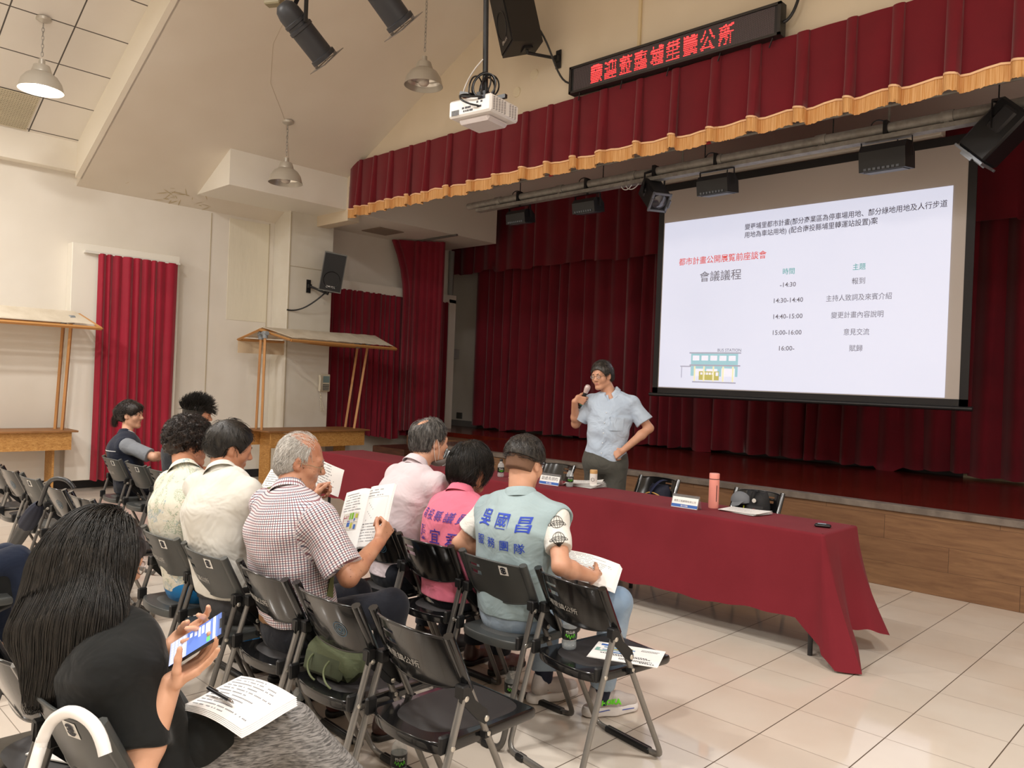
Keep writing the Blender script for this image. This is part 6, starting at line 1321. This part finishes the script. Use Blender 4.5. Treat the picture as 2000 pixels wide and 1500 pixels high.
def p_curly():
    p=Person('curly-haired person in a cream leaf-patterned shirt and bright blue trousers',(-3.93,1.73,0),(-3.94,1.775,.535),(-3.99,1.725,1.055),(-4.155,1.81,1.205),(-.30,-.15,0),.02,sk_a,sw=.19,build=1.08,slump=.03)
    p.arms(R=((-3.76,1.86,.78),(-3.88,2.08,.70)),L=((-4.26,1.84,.78),(-4.12,2.08,.70))).legs(R=((-3.84,2.16,.56),(-3.85,2.12,.09),(0,1,0)),L=((-4.05,2.16,.56),(-4.06,2.12,.09),(0,1,0))); p.body()
    fl=floral('leaf_shirt','#d6d2c4',[('#aab39f',.52),('#a3b2b8',.58),('#c4a68a',.67)],11,9)
    p.shirt('shirt',fl,off=.020,sleeve=.9,hem=.49,seed=19,amp=.005,sl_r=.068,sl_e=.07,neck=.07)
    g=G(); nd=p.neckdir; B=basis(nd)
    for k in range(3): c=p.nb+nd*(.012+.006*k)+p.fwd*.004; g.tube(ring_pts(c+p.fwd*.01,B[:,0]*1.0,B[:,1],.074-.003*k,30),.004,5,closed=True)
    obj('collar_trim',g,M('trim_reddish','#9a5a4a',.7),p.o,60)
    p.trousers(bshort,top=.60); p.shoes(shoe_bk,sole_k); p.face_bits()
    c=p.cap(.026,face=(.10,.105,.118),fc=(0,.128,-.06),nape=-.06); lo,hi=c.box(); r=np.random.RandomState(20)
    o=obj('hair',nets(wrinkle(c,.006,21,150.),lo,hi,.0045),hbs,p.o,180)
    q=r.randn(4200,3); q/=np.linalg.norm(q,axis=1)[:,None]; q=q*A(.098,.118,.112)+A(0,-.012,.036); P=p.hc+q@p.R.T; P=P[np.abs(c(P))<.014]; N=grad(c,P); m=10; t_=np.linspace(0,1,m); a=r.uniform(0,6.3,(len(P),1)); tw=a+t_*r.uniform(5,11,(len(P),1)); X=np.cross(N,r.randn(len(P),3)); X/=np.linalg.norm(X,axis=1)[:,None]; Y=np.cross(N,X); rad=r.uniform(.004,.009,(len(P),1)); 
    K=P[:,None]+N[:,None]*(t_[None,:,None]*r.uniform(.006,.026,(len(P),1,1)))+rad[...,None]*(np.cos(tw)[...,None]*X[:,None]+np.sin(tw)[...,None]*Y[:,None])-A(0,0,1)*(t_**2*.008)[None,:,None]; ribbons(K,.0014,'hair_curls',hbs,o)
def p_spiky():
    p=Person('person with spiky swept-up black hair, seen beyond the curly-haired person',(-6.36,2.66,0),(-6.36,2.735,.535),(-6.35,2.72,1.07),(-6.33,2.82,1.225),(-.65,-.1,0),-.3,sk_a,h=.007)
    p.arms(R=((-6.14,2.74,.8),(-6.2,2.98,.72)),L=((-6.58,2.74,.8),(-6.5,2.98,.72))).legs(R=((-6.26,3.1,.55),(-6.26,3.06,.09),(0,1,0)),L=((-6.46,3.1,.55),(-6.46,3.06,.09),(0,1,0))); p.body(); p.shirt('shirt',fab('shirt_dark','#2b2d33'),hem=.48,sleeve=.8); p.trousers(navy,top=.58); p.shoes(shoe_bk,sole_k); p.face_bits()
    c=p.cap(.012,nape=.0,fc=(0,.116,-.045)); p.hair(hb,c,1600,.075,lambda q:A(0,.55,.35)+.5*q/.1,23,w=.0022,lim=.09,steps=4,lift=.75,grav=-.25,jit=.22,mask=lambda q:q[:,2]>.03)
def p_pony():
    p=Person('woman with a ponytail in a navy vest over a grey shirt, arms folded',(-7.46,2.66,0),(-7.45,2.72,.53),(-7.52,2.69,.965),(-7.55,2.735,1.155),(-.78,-.02,0),-.42,sk_d,sw=.165,fem=True,h=.0065,slump=.02,ears=True)
    p.arms(R=((-7.15,2.80,.80),(-7.38,2.93,.80)),L=((-7.62,2.88,.78),(-7.36,2.92,.76))).legs(R=((-7.28,3.05,.55),(-7.28,3.02,.09),(.1,1,0)),L=((-7.5,3.07,.55),(-7.5,3.03,.09),(0,1,0))); p.body()
    gs=fab('shirt_grey','#84888e','#797d84'); p.shirt('shirt',gs,off=.010,sleeve=.86,hem=.47,sl_r=.060,sl_e=.066,seed=24,collar=False)
    nv=fab('vest_navy','#1c2233','#171c2b'); v=p.shirt('vest',nv,off=.022,sleeves=False,hem=.46,armhole=True,seed=25,neck=.062)
    n=-p.fwd; wt=M('piping_white','#d6d6d8',.6); project_text(p.o,'back_piping',[arcshape(np.stack([np.linspace(-.15,.15,30),-.0*np.linspace(0,1,30)],1),.007)],(-7.52,2.55,.84),p.side,(0,0,1),n,wt,v)
    project_text(p.o,'back_lettering',[('清潔隊',0,0,.04,.02,1.)],(-7.54,2.55,.79),p.side,(0,0,1),n,M('lettering_orange','#d98a3c',.6),v)
    g=G().tube(ring_pts(p.nb+p.neckdir*.03,basis(p.neckdir)[:,0],basis(p.neckdir)[:,1],.066,30),.004,5,closed=True); obj('collar_piping',g,wt,p.o,60)
    p.trousers(navy,top=.56); p.shoes(shoe_br,sole_k); p.face_bits()
    def ex(t,T): t.cap(T(0,-.10,.055),T(0,-.125,.02),.03,.034,.02); t.cap(T(0,-.125,.02),T(.0,-.135,-.09),.034,.014,.02); t.ell(T(0,.06,.06),(.06,.045,.045),p.R,.02)
    c=p.cap(.011,face=(.072,.095,.10),fc=(0,.115,-.058),nape=-.05,extra=ex); o=p.hair(hbs,c,1500,.10,lambda q:np.where(q[:,1:2]>.03,A(0,.4,-.6)+0*q,A(0,-.1,.055)-q),26,w=.0014,steps=5,jit=.08,grav=.1,off=.002)
    r=np.random.RandomState(27); T=lambda x,y,z:p.hc+p.R@A(x,y,z); N=240; t_=np.linspace(0,1,8); e=r.randn(N,2)*.011; K=np.stack([np.stack([T(e[i,0]*(.6+t*.6),-.115-.03*math.sin(t*2.2)+e[i,1]*(.5+t),.045-.17*t*(.75+.25*abs(math.sin(i)))) for t in t_]) for i in range(N)]); ribbons(K,.0013,'ponytail',hbs,o)
    obj('hair_tie',G().tube(ring_pts(T(0,-.107,.05),p.R@A(1,0,0),p.R@A(0,.3,1),.024,20),.012,8,closed=True),M('scrunchie','#0d0d10',.9),p.o,60)
def p_edge():
    p=Person('person cut by the left edge, only a navy knee and a black bag in view',(-4.66,.72,0),(-4.68,.84,.535),(-4.70,.76,1.05),(-4.70,.84,1.2),(0,-.2,0),0,sk_b,h=.008)
    p.arms(R=((-4.46,.80,.78),(-4.62,1.0,.66)),L=((-4.92,.80,.78),(-4.8,1.0,.66))).legs(R=((-4.60,1.13,.585),(-4.52,1.22,.10),(.1,1,0)),L=((-4.82,1.13,.56),(-4.84,1.12,.09),(0,1,0))); p.body(); p.shirt('shirt',fab('shirt_dark','#2b2d33'),hem=.48); p.trousers(fab('jeans_navy','#18233a','#141d30'),top=.58); p.shoes(shoe_bk,sole_k); c=p.cap(.012); p.hair(hb,c,300,.05,lambda q:flow_crown(q),28,steps=3); p.face_bits()
    g=G().box((-4.55,1.03,.47),(.05,.24,.26),rotz(.2)@rotx(.3),.02); o=obj('black_bag',g,blk_cl,None,50,loc=(-4.55,1.03,.44)); tag(o,'black fabric bag hanging beside the navy knee at the left edge','bag')
def p_front():
    p=Person('long-haired woman in a black shirt and grey trousers looking at her phone',(-2.09,.72,0),(-2.085,.835,.535),(-2.145,.74,.925),(-2.265,.758,1.072),(.06,-.30,.0),-.06,sk_d,sw=.138,fem=True,h=.0042,slump=.03,build=.98)
    p.arms(R=((-1.90,.70,.635),(-1.852,.802,.845)),L=((-2.31,.83,.66),(-2.105,.825,.815))).legs(R=((-1.89,1.12,.635),(-1.64,1.36,.33),(.55,.7,-.3)),L=((-2.02,1.13,.53),(-1.90,1.20,.09),(.2,1,0)))
    ax=unit(A(.5,.45,.46)); nrm=unit(A(.05,-.74,.67)); wx=np.cross(ax,nrm)   # phone axes; wx points to its left edge side
    pc=A(-1.902,.867,.927); xr=np.cross(ax,nrm)
    p.arm['R']=(A(-1.915,.74,.63),pc+xr*.040-ax*.105-nrm*.038); p.arm['L']=(A(-2.31,.85,.66),pc-xr*.070-ax*.105-nrm*.030)
    p.body([dict(w=p.arm['R'][1],d=ax*.95-xr*.05,n=-xr*.22+nrm,side=1,curl=(.15,.25,.35,.4),thumb=(.05,.6,.75),sc=.95,tc=.42),dict(w=p.arm['L'][1],d=ax*.92+xr*.12,n=xr*.35+nrm*.9,side=-1,curl=(.3,.5,.7,.9),thumb=(.0,.8,.6),sc=.95,tc=.25)])
    t_=p.shirt('shirt',blk_cl,off=.018,sleeve=.78,hem=.49,lo=.03,sl_r=.062,sl_e=.080,seed=30,amp=.006,collar=False,flare=.05,h=.0055)
    # front of the loose shirt lying over the lap
    s=S(); s.cap((-2.05,.84,.60),(-1.98,.95,.625),.105,.09,.05); s.cap((-2.12,.86,.60),(-2.06,.97,.59),.105,.09,.05); lo,hi=s.box(); hemn=unit(A(.25,.95,-.1)); f0=wrinkle(s,.008,31,34)
    obj('shirt_front',nets(lambda P:np.maximum(f0(P),(P-np.array((-1.94,.985,.66),F4))@hemn.astype(F4)),lo,hi,.0055),blk_cl,p.o,180)
    m=M('grey_melange','#6f6d6b',.85,spec=.2); t=m_nt['grey_melange']; t.l.new(t.mix(t.ramp(t.noise(t.coord('World',(40,40,330),rot=(.5,.7,.3)),1.,3,dist=.5),[(.38,0),(.62,1)]),lin('#4f4d4c'),lin('#8b8886')),t.b.inputs['Base Color']); t.bump(t.noise(t.coord('World',(10,10,70),rot=(.5,.7,.3)),1.,3),.3,.006)
    p.trousers(m,top=.60,amp=.004); p.shoes(shoe_bk,sole_k)
    T=lambda x,y,z:p.hc+p.R@A(x,y,z)
    p.glasses(M('spectacle_silver','#b9b4ae',.25,.7),True,1.3); p.face_bits()
    # long loose hair falling over the back and both shoulders
    hs_=unit(A(.85,.5,0)); a0,a1,a2=A(-2.268,.705,1.05),A(-2.185,.655,.94),A(-2.095,.640,.80)
    def ex(q,TT): q.ell(TT(0,-.02,.01),(.092,.112,.105),p.R,.03); q.ec(a0,a1,hs_,.125,.095,.135,.062,.05); q.ec(a1,a2,hs_,.130,.060,.105,.022,.05); q.cap(TT(.072,.0,0),TT(.075,.0,-.15),.026,.014,.04); q.cap(TT(-.075,.03,0),TT(-.10,.04,-.20),.03,.016,.04)
    c=p.cap(.014,face=(.17,.090,.125),fc=(0,.138,-.068),nape=-.3,extra=ex); c.p=[q for q in c.p if not(q[0]=='e' and q[7]=='-' and q[3][0]<.05)]
    lo,hi=c.box(); o=obj('hair',nets(wrinkle(c,.003,35,120.),lo,hi,.005),hb,p.o,180)
    sh=S(); sh.p=[q for q in c.p if q[7]=='+']
    r=np.random.RandomState(32); N=5200; q=r.randn(N*3,3); q/=np.linalg.norm(q,axis=1)[:,None]; q=q*A(.092,.114,.104)+A(0,-.014,.034); keep=(q[:,2]>-.02)&((q[:,1]<.06)|(q[:,2]>.07))&(c(p.hc+q@p.R.T)<.012); q=q[keep][:N]; P=p.hc+q@p.R.T
    part=A(.012,.02,.13); d=q-part; d/=np.linalg.norm(d,axis=1)[:,None]; D=d@p.R.T; out=[P]; Ls=r.uniform(.26,.46,len(P)); fr=q[:,1]>.03; Ls=np.where(fr,r.uniform(.12,.34,len(P)),Ls); st=26; lay=.001+.012*r.rand(len(P))**1.6; clump=r.randint(0,150,len(P)); cd=r.randn(150,3)*.10
    for k in range(st):
        g_=grad(sh,P); D=D*.70+A(.05,-.06,-.42)+.015*r.randn(len(P),3)+cd[clump]*.16*(k/st); D=D-g_*((D*g_).sum(1))[:,None]; D/=np.linalg.norm(D,axis=1)[:,None]+1e-9; P=P+D*(Ls/st)[:,None]; dd=sh(P); P=P+g_*np.clip(lay-dd,-.01,.03)[:,None]; out.append(P.copy())
    K=np.stack(out,1); lc=(K-p.hc)@p.R; bad=((lc[...,1]>.054)&(lc[...,2]<.05)&(lc[...,2]>-.16)&(np.abs(lc[...,0])<.12)).any(1); ribbons(K[~bad],.0014,'hair_strands',hb,o)
    # phone in both hands
    ph=thing('smartphone','black smartphone with a blue chat screen held by the long-haired woman','phone',tuple(pc)); Rm=np.stack([-wx,ax,nrm],1)
    if np.linalg.det(Rm)<0: Rm[:,0]*=-1
    Pq=lambda x,y,z=.0052:pc+Rm@A(x,y,z); obj('phone_body',G().box(pc,(.079,.163,.0095),Rm,.004),blkp,ph,50)
    def rect(g,x0,y0,x1,y1,z=.0056): g.add([Pq(x0,y0,z),Pq(x1,y0,z),Pq(x1,y1,z),Pq(x0,y1,z)],[(0,1,2,3)])
    g=G(); rect(g,-.036,-.077,.036,.077,.0052); obj('display',g,M('screen_blue','#5b78c8',.3,emit=.45),ph)
    for nm,col,L,e in (('status_bar','#4d66a5',[(-.036,.066,.036,.077)],.4),('banner','#c9d0e6',[(-.036,.052,.036,.060)],.5),('chat_bubble','#cdd6ee',[(-.030,.030,.004,.044),(-.030,.018,-.004,.026),(-.030,.008,.0,.015),(-.030,-.004,-.010,.004),(-.028,-.018,-.014,-.010)],.5),('sent_bubble','#58c26a',[(.018,.034,.033,.044)],.5),('keyboard','#a9b3d2',[(-.036,-.077,.036,-.026)],.45)):
        g=G()
        for a in L: rect(g,*a,.0056)
        obj(nm,g,M('ui_'+nm,col,.4,emit=e),ph)
    g=G()
    for j in range(4):
        for i in range(8): rect(g,-.034+i*.0087,-.072+j*.0112,-.0275+i*.0087,-.0655+j*.0112,.006)
    obj('key_print',g,M('ui_keys','#d8ddec',.4,emit=.5),ph); g=G(); rect(g,-.016,.072,.016,.078,.006); obj('notch',g,blkp,ph)
    obj('bracelet',G().tube(ring_pts((-2.135,.828,.79),unit(A(-.3,.2,1)),unit(A(.1,1,-.1)),.030,20),.004,6,closed=True),M('bracelet','#8d9a8f',.3,.4),p.o,60)
    # booklet and pen on her lap
    paper_sheet('stapled_booklet','stapled white booklet lying on the lap of the long-haired woman',(-1.91,.995,.738),(.22,.045,-.004),(-.14,.14,.012),.225,.175,5,True)
    pen=thing('pen','black and silver pen lying on the booklet on the lap','pen',(-1.93,.95,.757)); a,b=A(-2.0,.945,.7595),A(-1.851,.958,.7555); d=unit(b-a)
    obj('pen_barrel',G().tube([a,a+d*.012,a+d*.105],[.0035,.005,.0052],12),blkp,pen,50); obj('pen_tip',G().lathe([(.0052,0),(.004,.012),(.001,.02),(0,.021)],a+d*.105,d,12),M('chrome','#bcbcbc',.15,.9),pen,50); obj('pen_clip',G().box(a+d*.03+A(0,0,.007),(.003,.003,.045),basis(d)),M('chrome','#bcbcbc',.15,.9),pen)
def p_speaker():
    p=Person('standing man in a light blue shirt and glasses speaking into a microphone',(-4.31,5.66,0),(-4.31,5.665,.93),(-4.275,5.685,1.515),(-4.345,5.615,1.685),(PI+.02,-.16,.06),PI+.38,sk_b,sw=.185,build=1.10,slump=-.015,h=.0055,hipw=.095)
    p.arms(R=((-4.60,5.58,1.235),(-4.500,5.43,1.445)),L=((-3.965,5.83,1.235),(-4.075,5.60,1.035))).legs(R=((-4.40,5.63,.50),(-4.41,5.66,.09),(.2,-1,0)),L=((-4.20,5.70,.50),(-4.2,5.74,.09),(.5,-.85,0)))
    mb,mt=A(-4.49,5.49,1.392),A(-4.415,5.505,1.582); md=unit(mt-mb); gd=unit(A(.72,.69,.10)-md*(A(.72,.69,.10)@md)); gn=np.cross(md,gd)
    p.body([dict(w=mb+md*.075-gd*.072-gn*.026,d=gd,n=gn,side=1,curl=(.95,1.05,1.1,1.1),thumb=(.55,.5,.6)),dict(w=(-4.075,5.60,1.035),d=(-.085,-.01,-.055),n=(-.2,.8,-.4),side=-1,curl=(.5,.7,.8,.9),thumb=(.6,.6,.2))])
    p.shirt('shirt',fab('shirt_light_blue','#bccbdc','#b2c2d6',wr=(7,.7,.03)),off=.016,sleeve=.74,hem=.905,lo=.17,seed=33,amp=.004,sl_r=.062,sl_e=.080,neck=.072,vneck=.045)
    f=p.fwd; sd=p.side; g=G()
    for z in np.arange(1.0,1.45,.09):
        q=p.pel*0+A(p.pel[0]+(p.nb-p.pel)[0]*(z-.93)/.58,p.pel[1]+(p.nb-p.pel)[1]*(z-.93)/.58,z)+f*.25
        for _ in range(8): q=q-f*(float(p.cl(q[None])[0])-.004)
        g.lathe([(0,.002),(.005,.001),(.0055,0)],q,f,10)
    obj('button',g,M('button_white','#e6e9ee',.4),p.o,60)
    q=p.nb+f*.3-sd*.085-A(0,0,.19); P=[]
    for v_ in np.linspace(0,-.12,7):
        row=[]
        for u_ in np.linspace(-.055,.055,7):
            w_=q+sd*u_+A(0,0,v_)
            for _ in range(8): w_=w_-f*(float(p.cl(w_[None])[0])-.003)
            row.append(w_)
        P.append(row)
    P=np.array(P); obj('chest_pocket',G().slab(P,np.broadcast_to(f,P.shape),.003),MATS['shirt_light_blue'],p.o,60)
    p.trousers(tgrey,top=1.0,amp=.004,off=.018); p.shoes(shoe_bk,sole_k); p.glasses(frame_g,True,1.3); p.face_bits('#332d29',True)
    c=p.cap(.012,face=(.112,.105,.128),fc=(0,.116,-.055),nape=-.062); p.hair(hm_,c,2000,.05,lambda q:np.where(q[:,2:3]>.07,A(.7,.1,.0)+0*q,flow_crown(q)),34,steps=4,jit=.18,lift=.1,grav=.1)
    m=thing('microphone','wireless microphone with pale grille and green band held by the standing man','microphone',tuple(mb))
    obj('mic_body',G().lathe([(0,-.012),(.010,-.01),(.011,.0),(.014,.012),(.016,.03),(.0185,.14),(.0185,.145),(0,.146)],mb,md,18),blkp,m,40); obj('green_band',G().lathe([(.0165,.026),(.0185,.028),(.0185,.042),(.017,.044)],mb,md,18),M('band_green','#2fae8d',.4),m,40)
    obj('mic_head',G().lathe([(.019,.145),(.022,.155),(.0225,.165),(.0255,.175),(.0265,.195),(.023,.212),(.012,.222),(0,.224)],mb,md,20),M('mic_grille','#c9b6b4',.4,.3),m,60)
for fn in (p_speaker,p_blue,p_pink,p_palepink,p_old,p_white,p_curly,p_spiky,p_pony,p_edge,p_front):
    if fn.__name__ not in SKIP.split(','): fn()
